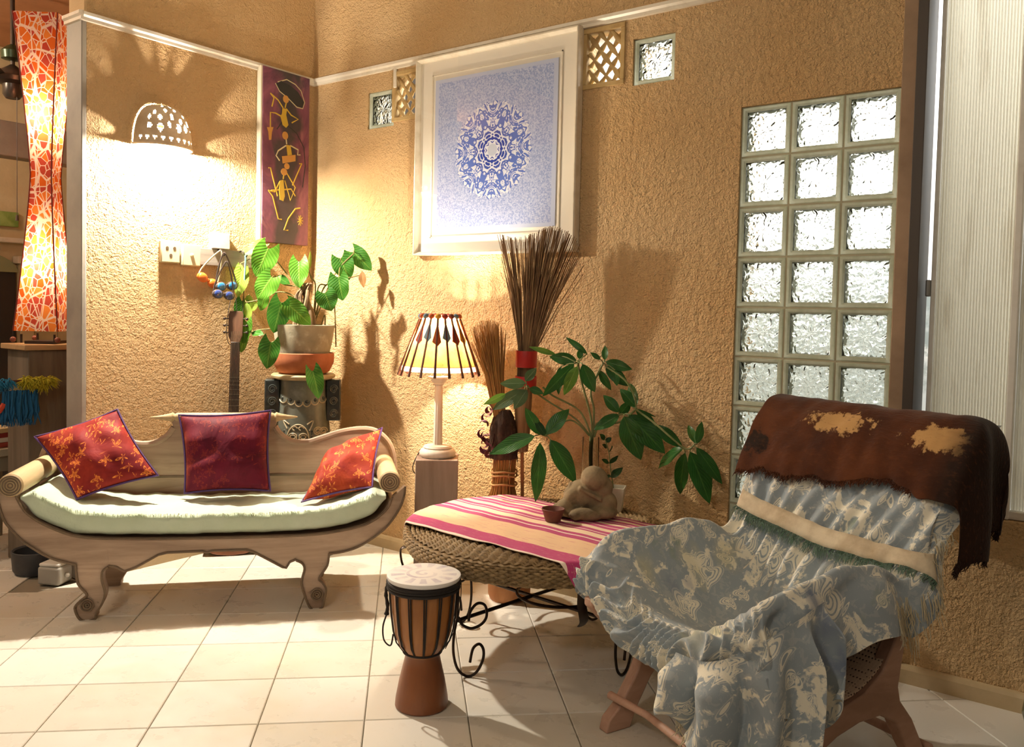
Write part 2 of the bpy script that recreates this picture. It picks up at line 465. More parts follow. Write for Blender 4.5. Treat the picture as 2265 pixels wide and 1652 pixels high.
for k, s in enumerate(SQ):
    m = MB()
    m.span((s[0], .012, s[2]), (s[0]+.004, .085, s[3])); m.span((s[1]-.004, .012, s[2]), (s[1], .085, s[3]))
    m.span((s[0], .012, s[2]), (s[1], .085, s[2]+.004)); m.span((s[0], .012, s[3]-.004), (s[1], .085, s[3]))
    wn = m.build('window_%d' % (k+2), M_mortar, smooth=None)
    tag(wn, ['single glass brick set in the wall near the corner', 'single bright glass brick right of the pierced vent'][k], None, None, 'structure')
    glass_block(wn, (s[0]+s[1])/2, (s[2]+s[3])/2)
# pierced vents: lattice of crossing curved bars
M_vent = simple('vent_plaster', '#c9ac76', .8, var=('#a98a58', 10, .4, .7), bump=(50, .3, .003))
def vent(h, name, label):
    x0, x1, z0, z1 = h; t = thing(name, label, 'vent', ((x0+x1)/2, .0, z0))
    w_, hh = (x1-x0), (z1-z0); b = .022
    m = MB(); m.span((-w_/2, -.006, 0), (w_/2, .05, b)); m.span((-w_/2, -.006, hh-b), (w_/2, .05, hh))
    m.span((-w_/2, -.006, b), (-w_/2+b, .05, hh-b)); m.span((w_/2-b, -.006, b), (w_/2, .05, hh-b))
    m.build('frame', M_vent, t, smooth=None, bevel=.003)
    iw, ih = w_-2*b, hh-2*b; step = .0605; n = 0
    bar_r = .0085
    for sgn in (1, -1):
        for k in range(-8, 9):
            # line x = sgn*(z) + c clipped to the inner rectangle
            c0 = k*step; pts = []
            for i in range(41):
                z = ih*i/40; x = sgn*(z-ih/2)*.80+c0
                if -iw/2 <= x <= iw/2: pts.append((x, .022+.004*sgn, b+z))
            if len(pts) < 4: continue
            L = len(pts); rr = []
            for i, p in enumerate(pts):
                ph = (p[2]-b-ih/2)/(step/.8)*2*PI+k*PI
                rr.append(bar_r*(1+.32*math.cos(ph)))
            MB().tube(pts, rr, 8, flat=1.2).build('lattice_bar', M_vent, t)
    return t
vent(VENTS[0], 'vent_grille', 'sandy pierced lattice vent half hidden left of the framed print')
vent(VENTS[1], 'vent_grille', 'pierced lattice vent right of the framed print, daylight behind')

# window with ribbed sheet, right of the glass bricks
M_brown = simple('taupe_paint', '#a98d72', .6, var=('#8d735a', 5, .4, .7), bump=(50, .2, .002))
M_dark = simple('dark_frame', '#4a4038', .5)
M_white = simple('white_paint', '#efece4', .45, var=('#d8d2c4', 8, .45, .8))
p = MB().span((3.2025, -.018, 0), (3.252, .12, ROOM_H)).build('trim_7', M_brown, bevel=.003); tag(p, kind='structure')
p = MB().span((3.252, -.034, .60), (3.2875, .128, ROOM_H)).build('trim_8', M_dark, bevel=.002); tag(p, kind='structure')
win = MB().span((3.316, .04, .637), (3.330, .10, 3.18)).build('window_4', M_white, bevel=.003)
tag(win, 'tall window covered with ribbed translucent sheet at right edge', None, None, 'structure')
MB().span((3.57, .02, .637), (3.592, .09, 3.18)).build('window_frame', M_white, win, bevel=.003)
MB().span((3.287, .03, .637), (4.55, .09, .665)).build('window_sill', M_white, win, bevel=.003)
q = NT('ribbed_sheet'); st = q.noise(5, 4, .6, (3, 1, .35))
col = q.mix(q.ramp(st, .55, .75, 0, .6), H('#cdc6b3'), H('#a09072'))
tr = q.new('ShaderNodeBsdfTranslucent'); df = q.new('ShaderNodeBsdfDiffuse'); mx = q.new('ShaderNodeMixShader'); mx.inputs[0].default_value = .5
q.link(col, tr.inputs[0]); q.link(col, df.inputs[0]); q.link(df.outputs[0], mx.inputs[1]); q.link(tr.outputs[0], mx.inputs[2]); q.link(mx.outputs[0], q.out.inputs[0])
M_sheet = q.m
def corr(a0, a1, y0):
    n = int((a1-a0)/.0014)
    return MB().grid(lambda u, v: (lerp(a0, a1, u), y0+.0035*math.sin(u*(a1-a0)/.0095*2*PI), lerp(.66, 3.15, v)), n, 2)
corr(3.331, 3.572, .06).build('ribbed_panel', M_sheet, win)
corr(3.594, 4.3, .06).build('ribbed_panel', M_sheet, win)
MB().span((3.300, .03, 1.395), (3.3155, .06, 1.455)).build('latch', simple('grey_metal', '#8d8a84', .4, .6), win, bevel=.004)
# yard behind: white wall and ground outside, so glass looks onto a lit place
M_yard = simple('yard_white', '#f2f3f0', .9)
tag(MB().span((-.6, 1.5, -.06), (5.4, 1.58, 3.5)).build('wall_outer', M_yard), kind='structure')
tag(MB().span((-.6, 1.44, -.01), (5.4, 1.5, 1.5)).build('trim_9', simple('yard_tint_band', '#c3cbce', .8, var=[('#8f9b9c', 5, .48, .6), ('#dfe3e2', 9, .55, .65)])), kind='structure')  # grey band added behind the glass bricks to darken their facets
M_yg = simple('yard_ground', '#b9b4a6', .9, var=('#8f8a78', 3, .4, .7))
tag(MB().span((-.6, .131, -.06), (5.4, 1.5, -.01)).build('ground_outer', M_yg), kind='structure')
# ------------------------------------------------------------------ daybed
M_bedwood = wood('weathered_teak', '#8d7460', '#c4aa92', 9, (.12, 1, 1), .62, .35, ('#4d3c2e', 7, .66, .76))
M_bedwood2 = wood('weathered_teak_roll', '#a58c68', '#d3bd93', 9, (1, .12, 1), .55, .3)
M_beddark = wood('carved_edge', '#5f4c3b', '#857058', 9, (.3, 1, 1), .6, .3)
DB = thing('daybed', 'carved weathered wooden daybed with scrolled arms and green mattress', 'daybed', (.7925, -1.227, 0), math.radians(49.0))
R_OUT_L = [(-.781,.561),(-.778,.497),(-.758,.423),(-.717,.367),(-.675,.323),(-.592,.266),(-.524,.241),(-.493,.232)]
LEG_L = [(-.493,.228),(-.484,.153),(-.45,.104),(-.476,.081),(-.496,.05),(-.472,0),(-.422,0),(-.414,.026),(-.39,.069),(-.381,.11),(-.393,.163),(-.39,.201),(-.369,.217)]
R_BOT = [(-.369,.217),(-.338,.21),(-.308,.19),(-.264,.205),(-.176,.255),(-.141,.263),(0,.264),(.018,.258),(.036,.264),(.177,.263),(.208,.252),(.327,.182),(.342,.178),(.357,.203),(.383,.214)]
LEG_R = [(.383,.214),(.408,.201),(.418,.175),(.407,.121),(.417,.071),(.448,0),(.492,0),(.505,.037),(.511,.083),(.495,.112),(.481,.132),(.515,.186),(.522,.238)]
R_OUT_R = [(.522,.238),(.584,.245),(.661,.271),(.758,.338),(.817,.416),(.841,.476),(.847,.527)]
INNER = [(.792,.478),(.773,.428),(.718,.379),(.641,.347),(.467,.321),(.204,.318),(-.016,.320),(-.265,.326),(-.473,.341),(-.592,.385),(-.675,.443),(-.708,.496),(-.717,.523)]
def fxz(off): return lambda a, b, t: (a, t+off, b)
def sm(L, n=4): return [(p.x, p.y) for p in cat([(a, b) for a, b in L], n)]
rail_poly = sm(R_OUT_L)+R_BOT+sm(R_OUT_R)+sm(INNER)
MB().prism(rail_poly, fxz(0), 0, .045).build('front_rail', M_bedwood, DB, 30, .003)
for L, top in ((LEG_L, [(-.372,.29),(-.489,.29)]), (LEG_R, [(.518,.29),(.386,.29)])):
    MB().prism(sm(L, 5)+top, fxz(-.0006), 0, .055).build('leg', M_bedwood, DB, 30)
    MB().prism(sm(L, 5)+top, fxz(.43), 0, .05).build('leg', M_bedwood, DB, 30, .004)
# carved bead that follows every lower edge
edge = sm(R_OUT_L)+sm(LEG_L, 5); MB().tube([(a, -.006, b) for a, b in edge], .005, 6).build('edge_bead', M_beddark, DB)
MB().tube([(a, -.002, b+.004) for a, b in R_BOT], .005, 6).build('edge_bead', M_beddark, DB)
edge = sm(LEG_R, 5)+sm(R_OUT_R); MB().tube([(a, -.006, b) for a, b in edge], .005, 6).build('edge_bead', M_beddark, DB)
MB().tube([(a, -.002, b+.003) for a, b in sm(INNER)], .004, 6).build('edge_bead', M_beddark, DB)
for cx_ in (-.448, .473):       # foot whorls
    m = MB()
    for r in (.024, .015, .006): m.tube([(cx_+r*math.cos(2*PI*i/20), -.010, .062+r*math.sin(2*PI*i/20)) for i in range(20)], .0035, 6, True)
    m.build('foot_whorl', M_beddark, DB)
# seat deck that sweeps up into the arms
_in = sm(INNER, 6)
def DECK(u):
    k = u*(len(_in)-1); i = min(int(k), len(_in)-2); t = k-i; a, b = _in[i], _in[i+1]
    return (lerp(a[0], b[0], t), lerp(a[1], b[1], t))
MB().grid(lambda u, v: (DECK(u)[0], lerp(.03, .465, v), DECK(u)[1]-.02), 60, 2).build('seat_deck', M_bedwood, DB, 60, 0, 0, .02)
# rolled arms with whorled ends
for cx_, cz_ in ((-.733, .564), (.779, .548)):
    ar = MB().lathe([(.0, -.012), (.040, -.012), (.047, -.004), (.047, .44), (.036, .455), (0, .46)], 28, (cx_, 0, cz_), m=Rx(-PI/2)).build('arm_roll', M_bedwood2, DB)
    m = MB()
    for r in (.039, .029, .019, .009): m.tube([(cx_+r*math.cos(2*PI*i/24), -.012, cz_+r*math.sin(2*PI*i/24)) for i in range(24)], .0032, 6, True)
    m.build('arm_whorl', M_beddark, ar)
# back panel
BK_R = [(.261,.726),(.289,.688),(.342,.655),(.412,.65),(.484,.671),(.574,.699),(.665,.712),(.737,.702),(.795,.655),(.825,.589),(.835,.50)]
BK_L = [(.066-a, b) for a, b in reversed(BK_R)]
crest = [(-.204,.754),(-.175,.785),(.033,.795),(.244,.785),(.27,.754)]
bp = sm(BK_L)+crest+sm(BK_R)+[(.835,.45),(.72,.36),(-.65,.36),(-.769,.45)]
MB().prism(bp, fxz(.455), 0, .03).build('back_panel', M_bedwood, DB, 30, .003)
MB().span((-.62, .450, .495), (.69, .457, .505)).build('back_panel_joint', M_beddark, DB)
for L in (BK_L, BK_R): MB().tube([(a, .462, b+.004) for a, b in sm(L, 6)], .015, 8).build('back_moulding', M_bedwood, DB)
# turned crest bar with pointed ends
prof = [(0, -.335), (.004, -.33), (.010, -.29), (.018, -.25), (.024, -.235), (.017, -.225), (.022, -.215), (.022, .215), (.017, .225), (.024, .235), (.018, .25), (.010, .29), (.004, .33), (0, .335)]
MB().lathe(prof, 20, (.033, .47, .776), m=Ry(PI/2)).build('crest_bar', M_bedwood2, DB)

# mattress: follows the deck, part of the daybed's seat but liftable -> own thing
q = NT('mint_cotton')
n = q.noise(30, 5, .6); c = q.mix(q.ramp(q.noise(3, 4, .6), .35, .7), H('#d2dec8'), H('#bfcfb2'))
q.set(color=c, rough=.85, sheen=.15, normal=q.bump(q.math('ADD', q.noise(9, 4, .6, (1, .5, 1)), q.math('MULTIPLY', n, .25)), .35, .02)); M_mint = q.m
MT = thing('mattress', 'pale green fitted mattress curving up at both ends of the daybed', 'mattress', (.7925, -1.227, 0), math.radians(49.0))
xs = [-.705, -.66, -.60, -.507, -.35, -.016, .3, .466, .60, .70, .765]
zl = [.47, .42, .385, .345, .333, .326, .325, .328, .350, .385, .425]
zu = [.535, .535, .495, .452, .428, .420, .418, .425, .452, .490, .515]
ys = [(.012, .5), (.016, .86), (.04, 1.0), (.12, 1.02), (.25, 1.03), (.36, 1.02), (.43, 1.0), (.448, .85), (.45, .5)]
def mat_section(u):
    x = lerp(xs[0], xs[-1], u); a = interp(xs, zl, x)+.004; b = interp(xs, zu, x)
    e = min(u, 1-u); k = sstep(0, .035, e)
    return x, lerp((a+b)/2-.01, a, k), lerp((a+b)/2+.01, b, k)
random.seed(11)
def matfn(u, v):
    x, a, b = mat_section(u)
    L = [(.012, .5), (.012, .92), (.026, 1.0), (.08, 1.01), (.16, 1.02), (.25, 1.03), (.34, 1.02), (.41, 1.01), (.444, .98), (.452, .9), (.452, .1), (.43, 0), (.25, 0), (.05, 0), (.018, .05)]
    k = v*len(L); i = int(k) % len(L); y, h = L[i]
    w_ = .003*math.sin(x*43+y*30)+.002*math.sin(x*91+1.3+h*5)+.003*math.sin(x*17+y*13)
    return (x, y+(.004*math.sin(x*60)+.003*math.sin(x*23+1)) * (1 if h > .3 and y < .03 else 0), a+(b-a)*h+(w_ if h > .8 else w_*.4))
MB().grid(matfn, 90, 15, cv=True).build('cover', M_mint, MT, True, 0, 1)
# frayed top seam
m = MB(); random.seed(5)
for i in range(420):
    u = random.uniform(.03, .97); x, a, b = mat_section(u); z = b+.001
    dx = random.uniform(-.008, .008); L = random.uniform(.006, .018)
    m.tube([(x, .022, z), (x+dx*.5, .012-random.uniform(0, .006), z+random.uniform(-.004, .006)), (x+dx, .009, z-L)], [.0009, .0008, .0004], 4)
tag(m.build('frayed_seam', M_mint, MT), kind='stuff')

# ------------------------------------------------------------------ cushions
def cushion_mat(name, a, b, motif, amt):
    q = NT(name)
    s3 = q.coord('UV') if False else q.coord('Object')
    silk = q.noise(3, 5, .65, (1, 1, 1), .8)
    c = q.mix(q.ramp(silk, .35, .68), H(a), H(b))
    vor = q.new('ShaderNodeTexVoronoi'); vor.feature = 'F1'; vor.inputs['Scale'].default_value = 21; q.link(s3, vor.inputs['Vector'])
    df_ = q.new('ShaderNodeVectorMath'); df_.operation = 'SUBTRACT'; q.link(s3, df_.inputs[0]); q.link(vor.outputs['Position'], df_.inputs[1]); d3_ = q.sep(df_.outputs[0])
    ag = q.math('ARCTAN2', d3_[2], q.math('ADD', d3_[0], d3_[1])); rr_ = q.math('MULTIPLY', vor.outputs['Distance'], q.math('ADD', 1.0, q.math('MULTIPLY', q.math('SINE', q.math('MULTIPLY', ag, 5)), .45)))
    blob = q.math('MULTIPLY', q.ramp(rr_, .40, .34), q.ramp(q.math('SINE', q.math('MULTIPLY', rr_, 45)), -.5, -.1))          # blossom and leaf marks
    n2 = q.ramp(q.noise(60, 2, .5, (1, 1, 1), 1.0), .36, .42)
    pick = q.ramp(q.sep(vor.outputs['Color'])[0], .25, .3)
    mk = q.math('MULTIPLY', q.math('MULTIPLY', blob, n2), pick)
    mk = q.math('MULTIPLY', mk, amt)
    c = q.mix(mk, c, H(motif))
    weave = q.noise(160, 2, .5, (1, .1, 1))
    wr = q.noise(11, 3, .55, (1, 1, .45), 1.2)
    q.set(color=c, rough=.62, sheen=.35, spec=.14, normal=q.bump(wr, .35, .014, q.bump(weave, .12, .002)))
    q.b.inputs['Sheen Tint'].default_value = H('#ff8a5a')
    return q.m
M_cuA = cushion_mat('crimson_silk_print', '#6a1526', '#a33226', '#ee8a3e', .95)
M_cuB = cushion_mat('burgundy_silk', '#470d26', '#741a34', '#b8482c', .3)
M_cuC = cushion_mat('copper_silk_print', '#7e1f28', '#b84a2c', '#f09446', .8)
M_pipe = simple('violet_piping', '#4b2a6b', .5)
def cushion(name, label, corners, thick, mat, seed, group='silk cushions on the daybed'):
    rz = math.radians(49.0); Rm = Rz(rz)
    C = [Vector(c) for c in corners]; cen = sum(C, Vector())/4
    W = [Rm @ c+Vector((.7925, -1.227, 0)) for c in C]; cw = Rm @ cen+Vector((.7925, -1.227, 0))
    t = thing(name, label, 'cushion', cw, 0, group)
    L = [p-cw for p in W]; N = ((L[1]-L[0]).cross(L[3]-L[0])).normalized()
    rnd = random.Random(seed); ph = [rnd.uniform(0, 6) for _ in range(6)]
    def base(u, v):
        # slightly concave sides with pointed corners
        su, sv = 2*u-1, 2*v-1
        su *= 1-.07*(1-sv*sv); sv2 = sv*(1-.07*(1-(2*u-1)**2))
        uu, vv = (su+1)/2, (sv2+1)/2
        return L[0]*(1-uu)*(1-vv)+L[1]*uu*(1-vv)+L[2]*uu*vv+L[3]*(1-uu)*vv
    def hgt(u, v):
        a = max(0, 1-abs(2*u-1)**2.3); b = max(0, 1-abs(2*v-1)**2.3)
        h = (a*b)**.62
        wr = .13*math.sin(9*u+5*v+ph[0])*math.sin(7*v-4*u+ph[1])+.07*math.sin(15*v+6*u+ph[4])*math.sin(5*u+ph[5])+.09*math.sin(22*u+ph[2])*(1-abs(2*v-1))*abs(2*v-1)*2+.10*math.sin(19*v+ph[3])*abs(2*u-1)
        return thick/2*(h+wr*h)
    n = 26; m = MB(); vs = []; idx = {}
    for s in (1, -1):
        for j in range(n+1):
            for i in range(n+1):
                edge_ = i in (0, n) or j in (0, n)
                if s < 0 and edge_: idx[(s, i, j)] = idx[(1, i, j)]; continue
                idx[(s, i, j)] = len(vs); vs.append(base(i/n, j/n)+N*(s*hgt(i/n, j/n)))
    fs = [(idx[(s, i, j)], idx[(s, i+1, j)], idx[(s, i+1, j+1)], idx[(s, i, j+1)]) for s in (1, -1) for i in range(n) for j in range(n)]
    m.add(vs, fs).build('cover', mat, t, True, 0, 1)
    B = [base(i/24, 0) for i in range(24)]+[base(1, i/24) for i in range(24)]+[base(1-i/24, 1) for i in range(24)]+[base(0, 1-i/24) for i in range(24)]
    MB().tube(B, .0045, 6, True).build('piping', M_pipe, t)
    return t
cushion('cushion', 'red and orange patterned silk cushion tilted against the left arm', [(-.762,.37,.705),(-.427,.40,.823),(-.224,.25,.545),(-.53,.15,.468)], .15, M_cuA, 1)
cushion('cushion', 'plain burgundy silk cushion upright in the middle of the daybed', [(-.162,.385,.798),(.246,.385,.818),(.257,.255,.463),(-.114,.255,.461)], .15, M_cuB, 2)
cushion('cushion', 'copper red silk cushion slumped on edge against the right arm', [(.50,.38,.60),(.765,.37,.735),(.71,.12,.50),(.40,.10,.445)], .15, M_cuC, 3)
# ------------------------------------------------------------------ things on the walls
# pierced clay sconce
M_clay = simple('sconce_clay', '#ead6b8', .6, var=('#d0b48e', 9, .4, .7), bump=(40, .2, .002))
SC = thing('wall_sconce', 'pierced clay half-dome wall lamp glowing above the sockets', 'wall lamp', (0, -.955, 2.075))
def sconce_fn(u, v):
    a = PI*u; rr = .148; prot = .125; hh = .205
    b = v*PI/2; k = math.cos(b)**.62
    return Vector((prot*math.sin(a)*k+.004, -rr*math.cos(a)*k, hh*math.sin(b)))
NU, NV = 72, 34
holes = []
rnd = random.Random(4)
for (cu, cv) in [(i/12+.04, .10) for i in range(1, 11)]: holes.append((cu, cv, .022, .028))
for (cu, cv) in [(.20,.44),(.22,.28),(.26,.55),(.34,.26),(.33,.44),(.40,.62),(.44,.32),(.48,.48),(.55,.28),(.56,.66),(.60,.42),(.66,.30),(.70,.54),(.74,.40),(.80,.28),(.36,.78),(.52,.80),(.68,.76)]:
    holes.append((cu, cv, .024+.008*rnd.random(), .045+.03*rnd.random()))
vs = [sconce_fn(i/NU, j/NV*.9995) for j in range(NV+1) for i in range(NU+1)]; fs = []
for j in range(NV):
    for i in range(NU):
        u, v = (i+.5)/NU, (j+.5)/NV
        if any(((u-h[0])/h[2])**2+((v-h[1])/h[3])**2 < 1 for h in holes): continue
        a = j*(NU+1)+i; fs.append((a, a+1, a+NU+2, a+NU+1))
MB().add(vs, fs).build('shade', M_clay, SC, 60, 0, 0, .006, -1)
MB().tube([sconce_fn(i/40, 0)+Vector((0, 0, .002)) for i in range(41)], .006, 8).build('rim', M_clay, SC)
MB().span((.0, -.03, .02), (.012, .03, .10)).build('wall_plate', M_clay, SC, bevel=.002)
MB().lathe([(.012, .09), (.013, .065), (.014, .06)], 16, (.055, 0, 0)).build('lamp_holder', M_white, SC)
q = NT('bulb_glow'); em = q.new('ShaderNodeEmission'); em.inputs[0].default_value = (1, .85, .6, 1); em.inputs[1].default_value = 25.0
tb_ = q.new('ShaderNodeBsdfTransparent'); ad = q.new('ShaderNodeAddShader'); q.link(em.outputs[0], ad.inputs[0]); q.link(tb_.outputs[0], ad.inputs[1]); q.link(ad.outputs[0], q.out.inputs[0]); M_bulb = q.m
bl = MB().ball((.055, 0, .034), (.020, .020, .027), 14, 10).build('bulb', M_bulb, SC, True)
light('sconce_light', 'POINT', (.075, -.955, 2.089), SCONCE_W, (1.0, .90, .74), .03)

# twin power sockets
M_plate = simple('cream_plastic', '#dccfa8', .35)
M_hole = simple('socket_hole', '#5d4a34', .6)
def socket(y, z, kind, label):
    t = thing('wall_socket', label, 'socket', (0, y, z), 0, 'sockets under the sconce')
    MB().span((0, -.053, -.056), (.022, .053, .056)).build('plate', M_plate, t, bevel=.006, seg=3)
    if kind:
        m = MB()
        for (a, b) in ((-.02, .018), (.02, .018), (0, -.018)):
            MB().lathe([(0, .0), (.008, .0), (.0085, -.002)], 14, (.0232, a, b), m=Ry(PI/2)).build('pin_hole', M_hole, t)
    else:
        MB().lathe([(.010, 0), (.009, .008), (0, .009)], 16, (.022, 0, 0), m=Ry(PI/2)).build('dimmer_knob', M_plate, t)
    return t
socket(-.913, 1.568, True, 'cream wall socket with three round pin holes')
socket(-.797, 1.558, False, 'cream wall plate with a small round knob')
# grey hook rail
M_rail = wood('grey_rail', '#8e857c', '#b3a99d', 12, (1, .1, 1), .6)
M_hook = simple('dark_iron', '#2c2622', .45, .7)
HR = thing('hook_rail', 'short grey wooden rail with bent hooks right of the sockets', 'hook rail', (0, -.56, 1.56))
MB().span((0, -.192, -.048), (.022, .185, .040)).build('board', M_rail, HR, bevel=.003)
for y in (-.085, .05, .14):
    MB().tube(cat([(.02, y, .034), (.035, y, .040), (.05, y+.004, .03), (.055, y+.006, .012), (.066, y+.006, .006), (.074, y+.008, .018)], 5), .0035, 8).build('hook', M_hook, HR)
bx = MB().span((.0, -.685, 1.601), (.035, -.580, 1.685)).build('junction_box', M_white, bevel=.004)
tag(bx, 'small white plastic box on top of the hook rail', 'box')
# goggles
def goggles(x, y, z, scale, lens, strap, label, tilt, strap2=None, seed=0):
    t = thing('swim_goggles', label, 'goggles', (x, y, z), 0, 'goggles on the hook rail'); t.rotation_euler = (tilt, 0, 0)
    for s in (-1, 1):
        cy_ = .034*s
        MB().lathe([(.026, 0), (.031, .004), (.032, .012), (.027, .016)], 20, (0, cy_, -.17), m=Ry(PI/2)@Matrix.Diagonal((.75, 1.0, 1))).build('eye_cup', strap, t)
        MB().ball((.014, cy_, -.17), (.008, .026, .021), 14, 8).build('lens', lens, t, True)
    MB().tube([(.01, -.012, -.168), (.014, 0, -.162), (.01, .012, -.168)], .003, 6).build('nose_bridge', strap, t)
    for s in (-1, 1):
        MB().tube(cat([(.008, .058*s, -.172), (.006, .056*s, -.13), (.008, .034*s, -.06), (.01, .010*s, -.006), (.008, 0, .004)], 6), [.0045]*25, 6, flat=.35).build('strap', strap2 or strap, t)
    return t
M_blue = simple('blue_lens', '#2f74a8', .08, coat=.6)
M_navy = simple('navy_lens', '#34457f', .1, coat=.6)
M_orange = simple('orange_silicone', '#e4722a', .4)
M_strap = simple('dark_strap', '#4a403d', .5)
M_cream = simple('cream_strap', '#d9cda6', .5)
goggles(.066, -.645, 1.576, 1, M_blue, M_strap, 'dark strapped swimming goggles with teal blue lenses on first hook', 0.10)
goggles(.082, -.640, 1.53, 1, M_navy, M_strap, 'swimming goggles with navy lenses hanging lowest below the hook rail', -.10)
goggles(.05, -.655, 1.585, 1, M_orange, M_orange, 'orange goggles with cream strap hanging behind the blue ones', -.45, M_cream)
m = MB(); m.tube(cat([(.07, -.508, 1.565), (.06, -.512, 1.45), (.05, -.510, 1.30), (.05, -.50, 1.14)], 8), .003, 6)
ld = thing('lanyard', 'thin turquoise and black lanyard hanging from the second hook', 'lanyard', (0, 0, 0))
MB().tube(cat([(.064, -.506, 1.575), (.066, -.507, 1.54), (.062, -.509, 1.44)], 6), .005, 6).build('ribbon', simple('turquoise_ribbon', '#6fb5ae', .6), ld)
MB().tube(cat([(.062, -.509, 1.44), (.058, -.512, 1.33), (.056, -.515, 1.20)], 6), .0025, 6).build('cord', M_strap, ld)
MB().tube(cat([(.06, -.59, 1.35), (.055, -.61, 1.22), (.055, -.605, 1.12), (.055, -.575, 1.095), (.055, -.55, 1.12), (.055, -.545, 1.22), (.06, -.56, 1.35)], 6), .002, 6).build('loop', M_strap, ld)

# tall panel painting with dancing figures
q = NT('painted_ground')
n = q.noise(4.5, 5, .6, (1, 1, .6), 1.6)
c = q.mix(q.ramp(n, .36, .66), H('#5b3148'), H('#93576a')); c = q.mix(q.ramp(q.noise(3, 4, .6, (1, 1, .7), 2), .58, .74), c, H('#b2767a'))
yy_ = q.math('ABSOLUTE', q.math('ADD', q.sep(q.coord('Object'))[1], .222)); cenm = q.math('SUBTRACT', .12, yy_)
c = q.mix(q.ramp(q.math('ADD', cenm, q.math('MULTIPLY', q.noise(6, 3, .5, (1, 1, .8), 1), .22)), .13, .18, 0, .85), c, H('#34393a'))
q.set(color=c, rough=.5, normal=q.bump(q.noise(60, 3, .6), .15, .003)); M_pgd = q.m
M_pcol = {k: simple('paint_'+k, v, .5) for k, v in dict(yellow='#c9a83a', ochre='#c8924a', pale='#cdbf95', dark='#2b2c2e', red='#8d3b35', green='#3c4a3c', cream='#e5d9bf').items()}
PT = thing('panel_painting', 'tall narrow plum painting of yellow stick dancers in the corner', 'painting', (0, 0, 0))
Y0, Y1, Z0, Z1 = -.385, -.066, 1.660, 2.613
MB().span((.003, Y0, Z0), (.040, Y1, Z1)).build('canvas', M_pgd, PT, bevel=.002)
MB().span((.002, Y0-.012, Z0), (.036, Y0-.0005, Z1)).build('canvas_edge', M_pcol['cream'], PT, bevel=.002)
def flat(L, name, mat, x, parent):
    m = MB(); m.prism([(a, b) for a, b in L], lambda a, b, t: (x+t, a, b), 0, .0012); return m.build(name, mat, parent, None)
def ell(c, ry, rz, n=18, rot=0):
    out = []
    for i in range(n):
        a = 2*PI*i/n; y, z = ry*math.cos(a), rz*math.sin(a); out.append((c[0]+y*math.cos(rot)-z*math.sin(rot), c[1]+y*math.sin(rot)+z*math.cos(rot)))
    return out
def strokes(lines, name, mat, parent, r=.0042):
    m = MB()
    for L in lines: m.tube([(.0412, a, b) for a, b in L], r, 5, flat=1)
    for i, v in enumerate(m.v): m.v[i] = (.0405+(v[0]-.0412)*.25, v[1], v[2])
    return m.build(name, mat, parent, None)
# dark pools behind the dancers
for i, (c_, a, b) in enumerate(() and (((-.25, 2.40), .10, .14), ((-.22, 2.18), .09, .10), ((-.27, 1.93), .08, .11), ((-.14, 1.80), .055, .075))):
    flat(ell(c_, a, b, 26), 'painted_shade', M_pcol['dark'] if i % 2 else M_pcol['green'], .0401, PT)
f1 = flat([(-.301,2.533),(-.267,2.556),(-.209,2.545),(-.149,2.519),(-.107,2.472),(-.117,2.438),(-.157,2.438),(-.217,2.473),(-.276,2.499)], 'painted_hat', M_pcol['dark'], .0408, PT)
strokes([[(-.305,2.535),(-.276,2.497),(-.217,2.470),(-.157,2.434),(-.115,2.434),(-.102,2.470)], [(-.29,2.545),(-.229,2.572),(-.169,2.558),(-.129,2.531),(-.102,2.470)], [(-.209,2.545),(-.195,2.50)]], 'painted_hat_rim', M_pcol['pale'], PT, .003)
fig1 = flat([(-.256,2.41),(-.226,2.408),(-.231,2.376),(-.215,2.323),(-.23,2.305),(-.254,2.316),(-.269,2.36),(-.26,2.378)], 'painted_dancer', M_pcol['yellow'], .0409, PT)
flat(ell((-.234, 2.462), .020, .021), 'painted_head', M_pcol['ochre'], .0410, PT)
strokes([[(-.229,2.447),(-.238,2.413)], [(-.251,2.411),(-.285,2.447),(-.338,2.474)], [(-.338,2.474),(-.314,2.452),(-.327,2.403)], [(-.231,2.411),(-.196,2.382),(-.146,2.368),(-.191,2.34)], [(-.26,2.362),(-.303,2.373),(-.336,2.37),(-.335,2.285)]], 'painted_arms', M_pcol['yellow'], PT)
strokes([[(-.225,2.322),(-.155,2.287),(-.103,2.216),(-.092,2.113),(-.11,1.989)], [(-.259,2.331),(-.292,2.286)]], 'painted_sash', M_pcol['dark'], PT, .003)
flat([(-.359,2.285),(-.316,2.293),(-.326,2.264),(-.33,2.221),(-.344,2.218),(-.349,2.26)], 'painted_lantern', M_pcol['ochre'], .0409, PT)
flat(ell((-.236, 2.261), .020, .022), 'painted_head', M_pcol['ochre'], .0410, PT)
flat([(-.228,2.211),(-.199,2.212),(-.188,2.162),(-.218,2.153)], 'painted_dancer', M_pcol['yellow'], .0409, PT)
strokes([[(-.229,2.246),(-.224,2.215)], [(-.228,2.207),(-.281,2.17),(-.295,2.141),(-.271,2.117)], [(-.199,2.212),(-.144,2.197),(-.148,2.168),(-.128,2.171)]], 'painted_arms', M_pcol['pale'], PT)
flat([(-.257,2.143),(-.163,2.166),(-.163,2.13),(-.251,2.104)], 'painted_drum', M_pcol['ochre'], .0411, PT)
flat(ell((-.222, 2.093), .018, .017), 'painted_head', M_pcol['ochre'], .0410, PT); flat(ell((-.241, 2.059), .021, .020), 'painted_head', M_pcol['ochre'], .0411, PT)
flat([(-.269,2.007),(-.245,2.015),(-.234,1.925),(-.244,1.896),(-.268,1.901),(-.274,1.952)], 'painted_dancer', M_pcol['yellow'], .0409, PT)
